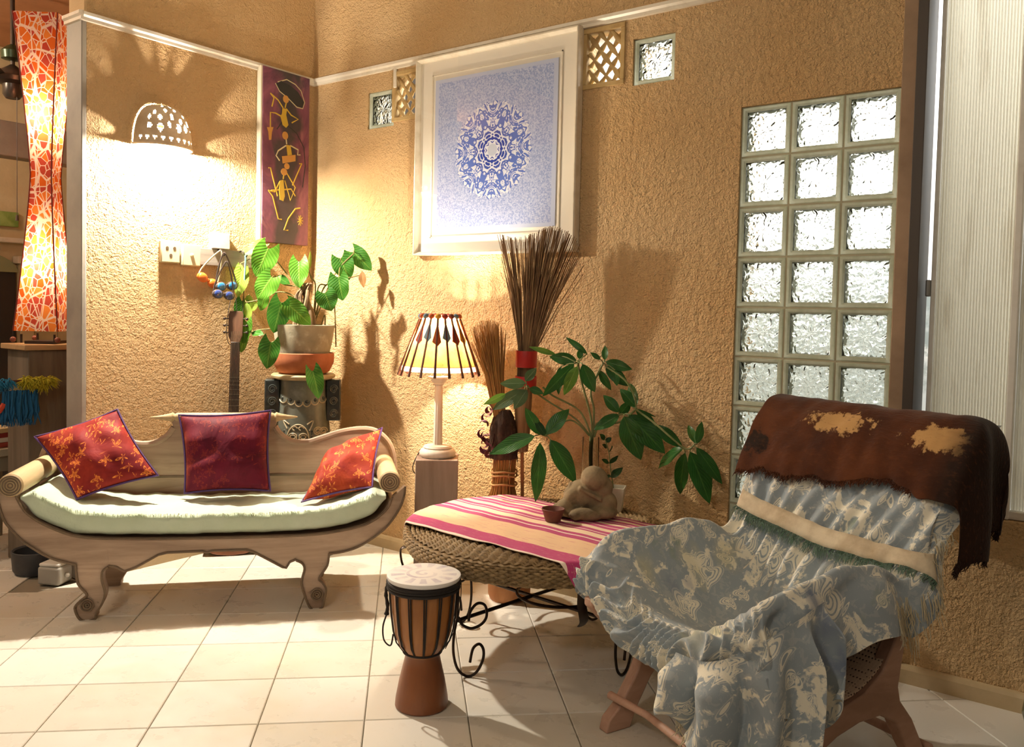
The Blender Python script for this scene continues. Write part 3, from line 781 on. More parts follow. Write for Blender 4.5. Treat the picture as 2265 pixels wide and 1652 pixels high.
strokes([[(-.241,2.043),(-.245,2.019)], [(-.269,2.0),(-.302,1.94),(-.345,1.943)], [(-.283,1.919),(-.332,2.069),(-.345,2.066)], [(-.235,2.012),(-.194,1.906),(-.161,1.982),(-.221,2.054)], [(-.181,1.992),(-.117,2.125),(-.135,2.12)], [(-.326,1.945),(-.19,1.97),(-.16,1.934)]], 'painted_arms', M_pcol['yellow'], PT)
strokes([[(-.345,1.943),(-.316,1.915),(-.276,1.794),(-.252,1.793)], [(-.124,1.87),(-.159,1.862),(-.208,1.801),(-.236,1.735),(-.207,1.737)]], 'painted_legs', M_pcol['yellow'], PT)
strokes([[(-.123+.02*math.cos(a), 1.80+.03*math.sin(a)), (-.123, 1.80)] for a in [i*.7 for i in range(9)]], 'painted_plant', M_pcol['yellow'], PT, .0025)

# large framed print of a blue kaleidoscope rosette, behind glass
PX0, PX1, PZ0, PZ1 = .852, 1.850, 1.587, 2.598
FR = thing('framed_print', 'large white framed print of a blue kaleidoscope rosette behind glass', 'picture', ((PX0+PX1)/2, -.004, PZ0))
W_, H_ = PX1-PX0, PZ1-PZ0
M_frame = simple('white_gilt_frame', '#ebe0cc', .3, var=('#d3c4ac', 14, .45, .75))
M_matb = simple('mat_board', '#f5ecdc', .8)
def frame_bar(a, b, inw):
    # mitred bar profile between two outer corners
    m = MB(); a = Vector(a); b = Vector(b); d = (b-a).normalized(); inn = Vector(inw)
    prof = [(0, 0), (0, -.040), (.004, -.046), (.009, -.046), (.013, -.036), (.020, -.026), (.020, 0)]; vs = []
    for p, s in ((a, 1), (b, -1)):
        for (o, y) in prof: vs.append(p+inn*o+d*(s*o)+Vector((0, y, 0)))
    k = len(prof); m.add(vs, [tuple(range(k)), tuple(range(2*k-1, k-1, -1))]+[(i, (i+1) % k, (i+1) % k+k, i+k) for i in range(k)])
    return m.build('frame_bar', M_frame, FR, 20)
h = W_/2
frame_bar((-h, 0, 0), (h, 0, 0), (0, 0, 1)); frame_bar((-h, 0, H_), (h, 0, H_), (0, 0, -1)); frame_bar((-h, 0, 0), (-h, 0, H_), (1, 0, 0)); frame_bar((h, 0, 0), (h, 0, H_), (-1, 0, 0))
MB().span((-h+.01, -.016, .01), (h-.01, -.010, H_-.01)).build('mat_board', M_matb, FR)
q = NT('rosette_print')
v = q.coord('Object'); s3 = q.sep(v)
zc = q.math('SUBTRACT', s3[2], 0.0); r = q.math('SQRT', q.math('ADD', q.math('MULTIPLY', s3[0], s3[0]), q.math('MULTIPLY', zc, zc)))
ang = q.math('ARCTAN2', zc, s3[0]); seg = 2*PI/8
fold = q.math('ABSOLUTE', q.math('SUBTRACT', q.math('MODULO', q.math('ADD', ang, 4*PI+seg/2), seg), seg/2))
kx = q.math('MULTIPLY', r, q.math('COSINE', fold)); ky = q.math('MULTIPLY', r, q.math('SINE', fold))
kv = q.comb(kx, ky, 0.0)
nz = q.new('ShaderNodeTexNoise'); nz.inputs['Scale'].default_value = 15; nz.inputs['Detail'].default_value = 2; nz.inputs['Distortion'].default_value = 1.9; q.link(kv, nz.inputs['Vector'])
rings = q.math('SINE', q.math('ADD', q.math('MULTIPLY', nz.outputs['Fac'], 30), q.math('MULTIPLY', r, 34)))
ink = q.ramp(rings, -.5, .05)
white = H('#e6e8f4'); blue = H('#5f77c8'); deep = H('#2c43a4')
mid = q.mix(q.ramp(r, .07, .14), deep, blue)
ros = q.mix(ink, white, mid)
nb = q.noise(120, 2, .7); nb2 = q.noise(260, 1, .5)
grd = q.mix(q.ramp(q.math('ADD', nb, q.math('MULTIPLY', nb2, .5)), .62, .88), H('#93a2d6'), H('#c8d0ec'))
edge_n = q.math('ADD', r, q.math('MULTIPLY', q.math('SINE', q.math('MULTIPLY', ang, 24)), .006))
inside = q.ramp(edge_n, .236, .230)
c = q.mix(inside, grd, ros)
c = q.mix(q.ramp(r, .031, .028), c, H('#c9cfe0'))
bx_ = q.math('MAXIMUM', q.math('ABSOLUTE', s3[0]), q.math('MULTIPLY', q.math('ABSOLUTE', s3[2]), .965))
c = q.mix(q.ramp(bx_, .352, .356), c, H('#c3cbe6'))
q.set(color=c, rough=.8, spec=.1); M_rose = q.m
pr = MB().span((-.378, -.003, -.385), (.378, 0, .385)).build('print_sheet', M_rose, FR); pr.location = (0, -.017, H_/2+.0)
m = MB()
for (a, b) in (((-.40, -.02, H_/2-.415), (.40, -.017, H_/2-.409)), ((-.40, -.02, H_/2+.409), (.40, -.017, H_/2+.415)), ((-.40, -.02, H_/2-.415), (-.394, -.017, H_/2+.415)), ((.394, -.02, H_/2-.415), (.40, -.017, H_/2+.415))): m.span(a, b)
m.build('mat_line', M_frame, FR)
q = NT('picture_glass')
gl = q.new('ShaderNodeBsdfGlossy'); gl.inputs['Roughness'].default_value = .015; tp = q.new('ShaderNodeBsdfTransparent'); lw = q.new('ShaderNodeFresnel'); lw.inputs[0].default_value = 1.5
mx = q.new('ShaderNodeMixShader'); q.link(q.math('MINIMUM', q.math('MULTIPLY', lw.outputs[0], 1.6), .13), mx.inputs[0]); q.link(tp.outputs[0], mx.inputs[1]); q.link(gl.outputs[0], mx.inputs[2]); q.link(mx.outputs[0], q.out.inputs[0]); M_pglass = q.m
MB().add([(-h+.015, -.027, .015), (h-.015, -.027, .015), (h-.015, -.027, H_-.015), (-h+.015, -.027, H_-.015)], [(0, 1, 2, 3)]).build('glass_pane', M_pglass, FR)
# leaf data: (base, tip, width, shade) in metres from each plant's foot
L1 = [((-0.265, -0.074, 0.688), (-0.319, -0.157, 0.625), 0.059, 1), ((-0.154, -0.118, 0.656), (-0.183, -0.172, 0.506), 0.116, 0), ((-0.091, -0.141, 0.503), (-0.15, -0.191, 0.387), 0.108, 0), ((-0.305, -0.174, 0.536), (-0.271, -0.218, 0.399), 0.073, 1), ((-0.021, -0.021, 0.591), (0.009, -0.043, 0.453), 0.091, 0), ((0.02, -0.165, 0.371), (-0.029, -0.173, 0.211), 0.106, 2), ((0.07, -0.153, 0.358), (0.148, -0.079, 0.262), 0.091, 0), ((-0.14, -0.078, 0.51), (-0.078, -0.032, 0.475), 0.047, 2), ((0.136, 0.025, 0.427), (0.165, 0.043, 0.335), 0.1, 2), ((0.117, 0.146, 0.617), (0.164, 0.164, 0.504), 0.103, 2), ((0.174, 0.083, 0.512), (0.191, 0.094, 0.39), 0.108, 2), ((0.149, 0.209, 0.654), (0.244, 0.251, 0.559), 0.085, 2), ((0.213, 0.211, 0.55), (0.241, 0.198, 0.462), 0.037, 3), ((0.003, -0.213, 0.167), (-0.029, -0.221, 0.028), 0.098, 2), ((0.227, -0.128, 0.029), (0.255, -0.105, -0.109), 0.079, 2), ((-0.295, -0.175, 0.375), (-0.311, -0.184, 0.257), 0.07, 2), ((-0.269, -0.159, 0.331), (-0.212, -0.136, 0.369), 0.04, 1), ((-0.23, -0.195, 0.266), (-0.227, -0.217, 0.151), 0.058, 0), ((-0.233, -0.201, 0.201), (-0.269, -0.208, 0.101), 0.062, 0), ((-0.221, -0.166, 0.208), (-0.139, -0.154, 0.204), 0.04, 2), ((-0.267, -0.153, 0.412), (-0.295, -0.145, 0.309), 0.048, 1), ((-0.16, -0.136, 0.399), (-0.172, -0.148, 0.326), 0.051, 0), ((-0.034, 0.053, 0.545), (-0.019, 0.059, 0.655), 0.019, 1), ((-0.32, -0.175, 0.576), (-0.31, -0.183, 0.484), 0.044, 1), ((-0.26, -0.175, 0.368), (-0.238, -0.168, 0.273), 0.044, 1)]
L2 = [((-0.081, -0.003, 0.616), (-0.191, -0.055, 0.628), 0.054, 0), ((-0.175, -0.027, 0.638), (-0.274, -0.094, 0.669), 0.026, 1), ((-0.034, -0.096, 0.608), (-0.145, -0.164, 0.462), 0.058, 0), ((-0.012, -0.105, 0.598), (-0.067, -0.125, 0.471), 0.052, 1), ((-0.016, -0.058, 0.605), (0.026, -0.024, 0.485), 0.064, 0), ((-0.081, 0.019, 0.621), (-0.077, 0.019, 0.667), 0.029, 0), ((-0.15, -0.021, 0.587), (-0.131, -0.07, 0.471), 0.04, 0), ((-0.05, 0.032, 0.645), (-0.144, 0.001, 0.717), 0.029, 0), ((0.036, 0.04, 0.621), (0.016, 0.069, 0.685), 0.03, 0), ((0.044, 0.032, 0.616), (0.153, 0.066, 0.587), 0.048, 0), ((0.041, -0.008, 0.626), (0.007, -0.033, 0.656), 0.022, 0), ((0.04, 0.04, 0.596), (0.137, 0.066, 0.516), 0.057, 0), ((0.007, 0.04, 0.577), (0.057, 0.06, 0.491), 0.037, 0), ((0.086, 0.04, 0.582), (0.108, 0.022, 0.517), 0.034, 0), ((0.192, 0.04, 0.433), (0.133, 0.011, 0.508), 0.053, 0), ((0.192, 0.04, 0.427), (0.116, 0.102, 0.53), 0.058, 0), ((0.113, 0.035, 0.404), (0.049, 0.014, 0.476), 0.048, 0), ((0.114, 0.04, 0.392), (0.138, 0.091, 0.447), 0.043, 0), ((0.114, 0.04, 0.392), (0.036, -0.038, 0.33), 0.053, 0), ((0.154, 0.008, 0.393), (0.217, 0.047, 0.207), 0.097, 0), ((0.16, 0.038, 0.397), (0.315, 0.079, 0.248), 0.097, 0), ((0.192, 0.04, 0.416), (0.261, 0.088, 0.369), 0.037, 0), ((0.198, 0.04, 0.425), (0.263, 0.095, 0.389), 0.01, 0), ((0.286, 0.04, 0.365), (0.393, 0.083, 0.276), 0.052, 0), ((0.413, 0.04, 0.281), (0.262, 0.079, 0.186), 0.064, 0), ((0.422, 0.04, 0.266), (0.363, 0.109, 0.068), 0.064, 0), ((0.442, 0.04, 0.273), (0.529, 0.078, 0.066), 0.086, 0), ((0.47, 0.04, 0.293), (0.572, 0.079, 0.152), 0.054, 0), ((0.469, 0.04, 0.309), (0.405, 0.092, 0.38), 0.035, 0), ((0.472, 0.04, 0.309), (0.463, 0.109, 0.395), 0.035, 0), ((-0.183, -0.237, 0.522), (-0.24, -0.336, 0.521), 0.047, 4), ((-0.175, -0.257, 0.496), (-0.298, -0.32, 0.407), 0.055, 4), ((-0.154, -0.267, 0.498), (-0.187, -0.312, 0.419), 0.049, 4), ((-0.23, -0.174, 0.526), (-0.184, -0.163, 0.582), 0.042, 4), ((-0.198, -0.187, 0.496), (-0.139, -0.169, 0.479), 0.035, 0), ((-0.248, -0.288, 0.476), (-0.302, -0.364, 0.43), 0.033, 1), ((-0.114, -0.259, 0.309), (-0.271, -0.366, 0.23), 0.076, 0), ((-0.078, -0.271, 0.287), (-0.072, -0.285, 0.037), 0.067, 0), ((-0.056, -0.229, 0.296), (0.053, -0.188, 0.125), 0.079, 0), ((-0.094, -0.207, 0.312), (-0.03, -0.135, 0.422), 0.063, 0), ((-0.125, -0.205, 0.308), (-0.158, -0.268, 0.421), 0.052, 0), ((-0.096, -0.209, 0.306), (-0.138, -0.229, 0.376), 0.033, 2)]
L3 = [((-0.033, 0.015, 0.136), (0.017, 0.026, 0.183), 0.031, 0), ((-0.035, 0.019, 0.14), (-0.069, 0.017, 0.13), 0.025, 0), ((-0.042, 0.012, 0.197), (-0.011, 0.04, 0.228), 0.025, 0), ((-0.045, 0.016, 0.196), (-0.052, -0.028, 0.217), 0.02, 0), ((-0.05, 0.018, 0.24), (-0.019, 0.0, 0.274), 0.022, 0), ((-0.062, 0.026, 0.26), (-0.06, -0.016, 0.277), 0.02, 0), ((-0.067, 0.022, 0.283), (-0.048, 0.038, 0.303), 0.022, 0), ((-0.06, 0.004, 0.297), (-0.057, -0.041, 0.324), 0.022, 0), ((-0.036, 0.034, 0.087), (-0.032, 0.004, 0.126), 0.02, 0), ((-0.033, 0.021, 0.157), (-0.001, 0.025, 0.167), 0.022, 0)]
ZS = [(-0.025, 0.027, 0.084), (-0.037, 0.022, 0.162), (-0.048, 0.019, 0.24), (-0.063, 0.01, 0.296)]
P1ST = [[(0.0, 0.04, 0.273), (-0.054, 0.008, 0.433), (-0.129, -0.042, 0.555), (-0.186, -0.08, 0.634)], [(0.006, 0.044, 0.273), (-0.031, 0.026, 0.441), (-0.114, -0.035, 0.468), (-0.162, -0.07, 0.496)], [(0.006, 0.044, 0.273), (-0.052, 0.007, 0.389), (-0.136, -0.053, 0.43), (-0.228, -0.125, 0.384), (-0.286, -0.169, 0.368)], [(0.012, 0.049, 0.273), (0.015, 0.062, 0.464), (-0.004, 0.049, 0.508), (-0.018, 0.041, 0.551)], [(0.018, 0.053, 0.274), (0.027, 0.07, 0.457), (0.062, 0.097, 0.473), (0.073, 0.106, 0.495)], [(0.017, 0.053, 0.281), (0.051, 0.088, 0.458), (0.092, 0.119, 0.459), (0.103, 0.121, 0.349), (0.116, 0.121, 0.166), (0.116, 0.12, 0.144)], [(0.007, 0.044, 0.259), (-0.038, 0.015, 0.345), (-0.097, -0.029, 0.351), (-0.127, -0.05, 0.372)], [(-0.016, 0.026, 0.243), (-0.07, -0.013, 0.256), (-0.131, -0.063, 0.181), (-0.159, -0.085, 0.159)], [(0.048, 0.075, 0.245), (0.063, 0.089, 0.311), (0.065, 0.081, 0.128), (0.045, 0.062, 0.054), (0.029, 0.048, 0.01)], [(-0.017, 0.027, 0.258), (-0.162, -0.084, 0.232), (-0.221, -0.128, 0.223), (-0.244, -0.146, 0.211)], [(0.024, 0.058, 0.274), (0.056, 0.092, 0.465), (0.177, 0.186, 0.52), (0.212, 0.212, 0.528)], [(0.023, 0.058, 0.281), (0.074, 0.106, 0.473), (0.116, 0.143, 0.57), (0.172, 0.188, 0.644)]]
L2ST = [[(0.01, -0.005, 0.296), (-0.0, -0.008, 0.38), (-0.038, -0.029, 0.532), (-0.053, -0.036, 0.605)], [(0.012, -0.003, 0.296), (0.01, 0.001, 0.409), (-0.003, -0.004, 0.493), (0.033, 0.029, 0.607)], [(0.001, -0.011, 0.296), (-0.052, -0.047, 0.368), (-0.155, -0.12, 0.444), (-0.225, -0.17, 0.504)], [(0.006, -0.008, 0.296), (-0.04, -0.036, 0.402), (-0.133, -0.103, 0.464), (-0.17, -0.129, 0.5)], [(0.015, -0.001, 0.29), (0.035, 0.017, 0.342), (0.118, 0.04, 0.362), (0.192, 0.04, 0.422)], [(-0.001, -0.013, 0.296), (-0.042, -0.041, 0.345), (-0.083, -0.071, 0.358), (-0.152, -0.126, 0.291)], [(0.192, 0.04, 0.422), (0.286, 0.04, 0.37), (0.413, 0.04, 0.286), (0.453, 0.04, 0.293)], [(0.012, -0.003, 0.296), (0.022, 0.007, 0.347), (0.111, 0.04, 0.392), (0.136, 0.04, 0.394)], [(0.042, 0.035, 0.596), (0.138, 0.04, 0.54), (0.184, 0.04, 0.471), (0.192, 0.04, 0.422)]]
# ------------------------------------------------------------------ leaves
def leaf_mat(name, a, b, vein, gloss=.35, transl=.35):
    q = NT(name); uv = q.new('ShaderNodeUVMap').outputs[0]; s3 = q.sep(uv)
    side = q.math('ABSOLUTE', q.math('SUBTRACT', s3[0], .5))
    vn = q.math('SINE', q.math('MULTIPLY', q.math('SUBTRACT', s3[1], q.math('MULTIPLY', side, .9)), 55))
    rib = q.ramp(side, .05, .0)
    c = q.mix(q.ramp(q.noise(14, 3, .6), .35, .7), H(a), H(b))
    c = q.mix(q.math('MULTIPLY', q.ramp(vn, .72, .98), .35), c, H(vein)); c = q.mix(q.math('MULTIPLY', rib, .7), c, H(vein))
    nrm = q.bump(q.math('ADD', q.math('MULTIPLY', vn, .5), rib), .25, .004)
    q.set(color=c, rough=gloss, spec=.45, normal=nrm)
    tr = q.new('ShaderNodeBsdfTranslucent'); q.link(c, tr.inputs[0]); mx = q.new('ShaderNodeMixShader'); mx.inputs[0].default_value = transl
    q.link(q.b.outputs[0], mx.inputs[1]); q.link(tr.outputs[0], mx.inputs[2]); q.link(mx.outputs[0], q.out.inputs[0])
    return q.m
M_leaf = {0: leaf_mat('leaf_fresh', '#5f9a2c', '#4a8526', '#9cc25a'), 1: leaf_mat('leaf_lime', '#a3c24e', '#84ab3c', '#d6e08c', .4, .45), 2: leaf_mat('leaf_green', '#3f7d2b', '#2f6a22', '#7fae4e'),
          3: leaf_mat('leaf_dry', '#9c6f3a', '#7f5327', '#c09a60', .7, .2)}
M_mleaf = {0: leaf_mat('leaf_deep', '#2f6a28', '#24561f', '#5b8f45', .3, .25), 1: leaf_mat('leaf_new', '#6f9f3c', '#57892f', '#9cc069', .35, .35), 2: leaf_mat('leaf_dark', '#1f4a1d', '#183d18', '#3e6c36', .35, .2),
           4: leaf_mat('leaf_dusty', '#56724c', '#48643f', '#88a078', .6, .3)}
def leaf(parent, b, t, w, mat, heart, rnd, curl=.12, name='leaf', origin=Vector((0,0,0))):
    b = Vector(b); t = Vector(t); A = t-b; L = A.length
    if L < 1e-4: return
    A.normalize(); V = (CAM-(origin+(b+t)/2)).normalized()
    V = (V+Vector((rnd.uniform(-.45, .45), rnd.uniform(-.45, .45), rnd.uniform(-.15, .55)))).normalized()
    S = A.cross(V); 
    if S.length < .15: S = A.cross(Vector((0, 0, 1)))
    S.normalize(); N = S.cross(A).normalized()
    if N.dot(V) < 0: N = -N
    nu, nv = 9, 12; vs = []; uv = []; fold = rnd.uniform(.10, .28); cu = rnd.uniform(.3, 1)*curl; wv = rnd.uniform(0, 6)
    for j in range(nv+1):
        tt = j/nv
        if heart:
            pr = (math.sin(PI*min(1, tt*.86+.14))**.75)*(1-.25*tt) if tt < 1 else 0
        else:
            pr = math.sin(PI*tt**.85)**.85 if 0 < tt < 1 else 0
        pr = max(pr, .012)
        for i in range(nu):
            s = 2*i/(nu-1)-1
            y = tt*L-(.30*L*abs(s)**1.6*(1-tt)**2 if heart else 0)
            z = fold*abs(s)*w*.5*pr-cu*L*(tt**2)+.02*w*math.sin(tt*11+wv)*abs(s)*2
            vs.append(b+A*y+S*(s*w*.5*pr*(1.12 if heart else 1))+N*z); uv.append((i/(nu-1), tt))
    fs = [(j*nu+i, j*nu+i+1, (j+1)*nu+i+1, (j+1)*nu+i) for j in range(nv) for i in range(nu-1)]
    me = bpy.data.meshes.new(name); me.from_pydata([tuple(v) for v in vs], [], fs); ul = me.uv_layers.new(name='UVMap')
    for lp in me.loops: ul.data[lp.index].uv = uv[lp.vertex_index]
    me.shade_smooth(); me.materials.append(mat); o = bpy.data.objects.new(name, me); COL.objects.link(o); o.parent = parent; return o

# ------------------------------------------------------------------ carved ceramic pedestal in the corner
PR = math.radians(50)
q = NT('glazed_slate')
c = q.mix(q.ramp(q.noise(6, 5, .6), .35, .7), H('#4c5048'), H('#6d7066')); c = q.mix(q.ramp(q.noise(18, 4, .6), .55, .75, 0, .5), c, H('#8c8f86'))
q.set(color=c, rough=.28, coat=.3, normal=q.bump(q.noise(25, 3, .5), .15, .006)); M_slate = q.m
M_slate2 = simple('glaze_line', '#b8a98a', .35, var=('#8f8268', 12, .4, .7))
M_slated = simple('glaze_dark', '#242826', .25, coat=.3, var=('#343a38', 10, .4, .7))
M_slated2 = simple('glaze_dark_relief', '#3a413e', .3, coat=.3)
PD = thing('ceramic_pedestal', 'grey glazed ceramic pedestal carved with a mask, behind the daybed', 'pedestal', (.350, -.341, 0), PR)
def pr_at(z): return interp([0, .1, .3, .55, .66, .75, .90, .935], [.20, .195, .172, .150, .142, .133, .125, .125], z)
MB().lathe([(0, 0)]+[(pr_at(z), z) for z in [i*.0425 for i in range(23)]]+[(.11, .935), (0, .935)], 40).build('body', M_slate, PD)
MB().lathe([(0, .925), (.145, .925), (.166, .935), (.168, .945), (.160, .953), (0, .953)], 40).build('top_plate', simple('plate_stone', '#b9a67e', .5, var=('#968560', 8, .4, .7)), PD)
for s in (-1, 1):
    wgo = MB().span((s*.118, -.06, .705), (s*.196, .06, .925)).build('wing', M_slated, PD, bevel=.008, seg=3)
    m = MB()
    for k in range(3):
        cz = .745+.065*k
        m.tube([(s*.157+(.022-.016*i/30)*math.cos(i*.42), -.061, cz+(.024-.018*i/30)*math.sin(i*.42)) for i in range(31)], .0035, 6)
    m.build('wing_scroll', M_slated2, wgo)
def on(x, z, lift=.002):
    """point on the curved front"""
    r = pr_at(z)+lift; x = max(-r*.98, min(r*.98, x)); return (x, -math.sqrt(r*r-x*x), z)
# scalloped collar
m = MB()
for k in range(-2, 4):
    cx_ = (k-.5)*.040; top = .815+abs(k-.5)*.007
    m.tube([on(cx_+.020*math.cos(a), top-.024*math.sin(a)-.004) for a in [PI*i/12 for i in range(13)]], .0035, 6)
m.build('scallop_collar', M_slate2, PD)
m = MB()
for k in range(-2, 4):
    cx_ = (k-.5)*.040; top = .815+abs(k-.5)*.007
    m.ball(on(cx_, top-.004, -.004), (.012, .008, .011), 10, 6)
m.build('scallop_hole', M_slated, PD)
# mask
m = MB(); MX, MZ = -.022, .615
def mo(pts, r=.0035, closed=False): m.tube([on(MX+a, MZ+b, .003) for a, b in pts], r, 6, closed)
mo([(.056*math.cos(a), .082*math.sin(a)) for a in [2*PI*i/36 for i in range(36)]], .004, True)
mo(cat([(-.056, .06), (-.075, .10), (-.045, .082)], 4)); mo(cat([(.045, .082), (.075, .10), (.058, .05)], 4))
for s in (-1, 1):
    mo([(s*.026+.020*math.cos(a), .022+.014*math.sin(a)) for a in [PI*i/10 for i in range(11)]]); mo([(s*.026+.013*math.cos(a), .018+.010*math.sin(a)) for a in [2*PI*i/14 for i in range(14)]], .003, True)
    mo([(s*.008, .03), (s*.007, -.01), (s*.018, -.022), (s*.008, -.030)]); mo([(s*.016+.012*math.cos(a), .062+.010*math.sin(a)) for a in [2*PI*i/14 for i in range(11)]])
    mo([(s*.018, -.02), (s*.05, -.035)])
mo([(.026*math.cos(a), -.055+.014*math.sin(a)) for a in [2*PI*i/20 for i in range(20)]], .004, True)
mo([(-.055, -.012), (-.02, -.012)]); mo([(.055, -.012), (.02, -.012)])
m.build('mask_relief', M_slate2, PD)
m = MB()
for s in (-1, 1): m.ball(on(MX+s*.009, MZ-.055, .002), (.009, .004, .006), 10, 6)
m.build('mask_teeth', simple('tooth_glaze', '#d8cfb8', .3), PD)
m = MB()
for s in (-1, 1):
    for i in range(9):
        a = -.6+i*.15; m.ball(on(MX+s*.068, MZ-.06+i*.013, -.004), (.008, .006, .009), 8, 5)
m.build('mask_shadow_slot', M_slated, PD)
m = MB()
for (cx_, cz) in ((.085, .60), (.075, .66), (.105, .655), (.10, .545)):
    m.tube([on(cx_+(.022-.017*i/28)*math.cos(i*.45), cz+(.022-.017*i/28)*math.sin(i*.45), .002) for i in range(29)], .004, 6)
m.build('side_scroll', M_slate2, PD)

# pot and terracotta bowl
M_terra = simple('terracotta', '#b96e48', .75, var=('#98532f', 6, .4, .7), bump=(60, .15, .003))
M_conc = simple('weathered_concrete', '#a79e86', .9, var=[('#7f7a66', 6, .4, .68), ('#c6bfa8', 15, .55, .75)], bump=(50, .3, .004))
M_soil = simple('soil', '#3c2e22', 1, bump=(70, .8, .01))
tb = MB().lathe([(0, 0), (.115, 0), (.135, .012), (.158, .06), (.160, .085), (.160, .108), (.152, .112), (.148, .085), (.142, .05), (.10, .018), (0, .016)], 40, (0, 0, 0)).build('terracotta_bowl', M_terra, None)
tb.location = (.350, -.341, .954); tag(tb, 'round terracotta bowl under the concrete flowerpot', 'bowl')
PL = thing('potted_arrowhead', 'arrowhead plant with heart-shaped leaves in a weathered concrete pot', 'potted plant', (.350, -.341, .972))
MB().lathe([(0, .0), (.105, .0), (.125, .05), (.148, .15), (.160, .232), (.160, .240), (.148, .242), (.138, .20), (0, .20)], 40).build('pot', M_conc, PL)
MB().lathe([(.135, .205), (.08, .212), (0, .218)], 24).build('soil', M_soil, PL)
M_stem = simple('stem_brown', '#8a7444', .7, var=('#5f6a30', 8, .4, .7))
M_root = simple('woody_root', '#8d7558', .85, var=('#5f4b36', 12, .4, .7), bump=(60, .4, .004))
rnd = random.Random(21); OFF = Vector((0, 0, -.017))
for S in P1ST:
    MB().tube(cat([Vector(p)+OFF for p in S], 6), .0035, 6).build('stem', M_stem, PL)
m = MB()
for k in range(9):
    a = k*.7; x, y = .055*math.cos(a), .045*math.sin(a)
    m.tube(cat([(x, y, .20), (x*.9+.01*math.sin(k*3), y*.8, .30), (x*.4+.03*math.sin(k*5), y*.4, .40), (.02+.03*math.cos(k*2), .02*math.sin(k), .46)], 5), [.016-.0006*i for i in range(16)], 7)
m.build('woody_base', M_root, PL)
for (b, t, w_, k) in L1:
    ends = [Vector(p)+OFF for S in P1ST for p in S[2:]]; b0 = Vector(b)+OFF; e_ = min(ends, key=lambda p: (p-b0).length)
    if .006 < (e_-b0).length < .2: MB().tube([e_, e_.lerp(b0, .5)+Vector((0, 0, .012)), b0], .0026, 5).build('petiole', M_stem, PL)
    leaf(PL, Vector(b)+OFF, Vector(t)+OFF, w_*1.15, M_leaf[k], k != 3 and w_ > .05, rnd, .15, 'leaf', Vector((.35, -.341, .972)))

# guitar standing in the corner
M_gbody = wood('guitar_wood', '#5a3320', '#8a5430', 6, (.3, 1, .3), .3)
M_gneck = simple('rosewood', '#2a1c15', .4, var=('#3d2a1f', 9, .4, .7))
GT = thing('guitar', 'dark necked guitar leaning in the corner left of the pedestal', 'guitar', (.135, -.630, 0), math.radians(52))
GT.rotation_euler = (math.radians(-4), math.radians(.6), math.radians(52))
def gout(s=1.0):
    half = [(.0, 0), (.10, .012), (.155, .06), (.172, .13), (.150, .21), (.118, .27), (.122, .33), (.135, .39), (.115, .45), (.06, .485), (0, .49)]
    P = cat([(a*s, b) for a, b in half], 5); R_ = [(p.x, p.y) for p in P]; return R_+[(-a, b) for a, b in reversed(R_[1:-1])]
MB().prism([(a*.86, b*.88+.0) for a, b in gout()], lambda a, b, t: (a, t, b), -.04, .04).build('body', M_gbody, GT, 40, .004)
MB().lathe([(0, 0), (.042, 0), (.044, .002)], 24, (0, -.0405, .30), m=Rx(PI/2)).build('sound_hole', M_gneck, GT)
MB().span((-.075, -.052, .11), (.075, -.040, .128)).build('bridge', M_gneck, GT, bevel=.003)
MB().prism([(-.028, .38), (.028, .38), (.023, 1.115), (-.023, 1.115)], lambda a, b, t: (a, t, b), -.058, -.036).build('neck', M_gneck, GT, 30, .003)
hs = MB().prism([(-.022, 1.11), (.022, 1.11), (.036, 1.15), (.038, 1.26), (.030, 1.278), (-.030, 1.278), (-.038, 1.26), (-.036, 1.15)], lambda a, b, t: (a, t+(b-1.11)*.10, b), -.055, -.040).build('headstock', wood('headstock_wood', '#4a2f20', '#6d4a30', 10, (1, 1, .15), .45), GT, 30, .003)
for s in (-1, 1):
    for k in range(3):
        z = 1.165+.036*k; MB().tube([(s*.034, -.042, z), (s*.050, -.042, z)], .003, 6).build('peg_post', M_hook, hs)
        MB().ball((s*.056, -.042, z), (.008, .004, .007), 10, 6).build('tuning_peg', M_gneck, hs)
m = MB()
for k in range(6): m.tube([(-.017+.0068*k, -.060, .118), (-.017+.0068*k, -.061, 1.12), (-.02+.008*k, -.057, 1.17)], .0008, 4)
tag(m.build('strings', simple('steel_string', '#b9b2a4', .3, 1), GT), kind='stuff')
M_fret = simple('fret_metal', '#8f8878', .3, 1)
for k in range(14):
    z = .45+.66*(1-.5**(k/7)); MB().span((-.025, -.0595, z), (.025, -.058, z+.003)).build('fret', M_fret, GT)
# ------------------------------------------------------------------ lamp on its pillar
LR = math.radians(40)
LPX, LPY = 1.245, -.262
M_pill = wood('greyed_pillar', '#8a7568', '#a89284', 10, (1, 1, .1), .7)
PLR = MB().span((-.1, -.1, 0), (.1, .1, .605)).build('wooden_plinth', M_pill, None, bevel=.004)
PLR.location = (LPX, LPY, 0); PLR.rotation_euler = (0, 0, LR); tag(PLR, 'square grey wooden plinth carrying the table lamp', 'plinth')
M_lime = simple('limed_wood', '#eae3d6', .55, var=('#c2b198', 14, .5, .78), st=(1, 1, .2), bump=(40, .2, .003))
TL = thing('table_lamp', 'table lamp with fluted column and lit shade of sticks and cloth', 'table lamp', (LPX, LPY, .606))
MB().lathe([(0, 0), (.078, 0), (.086, .010), (.088, .022), (.080, .036), (.066, .042), (.070, .046), (.064, .054), (.03, .058), (0, .058)], 36).build('base', M_lime, TL)
fl_ = MB().lathe([(.023, .055), (.0215, .10), (.019, .345)], 48, wob=lambda a, z: -.10*max(0, math.cos(a*10))).build('column', M_lime, TL, 60)
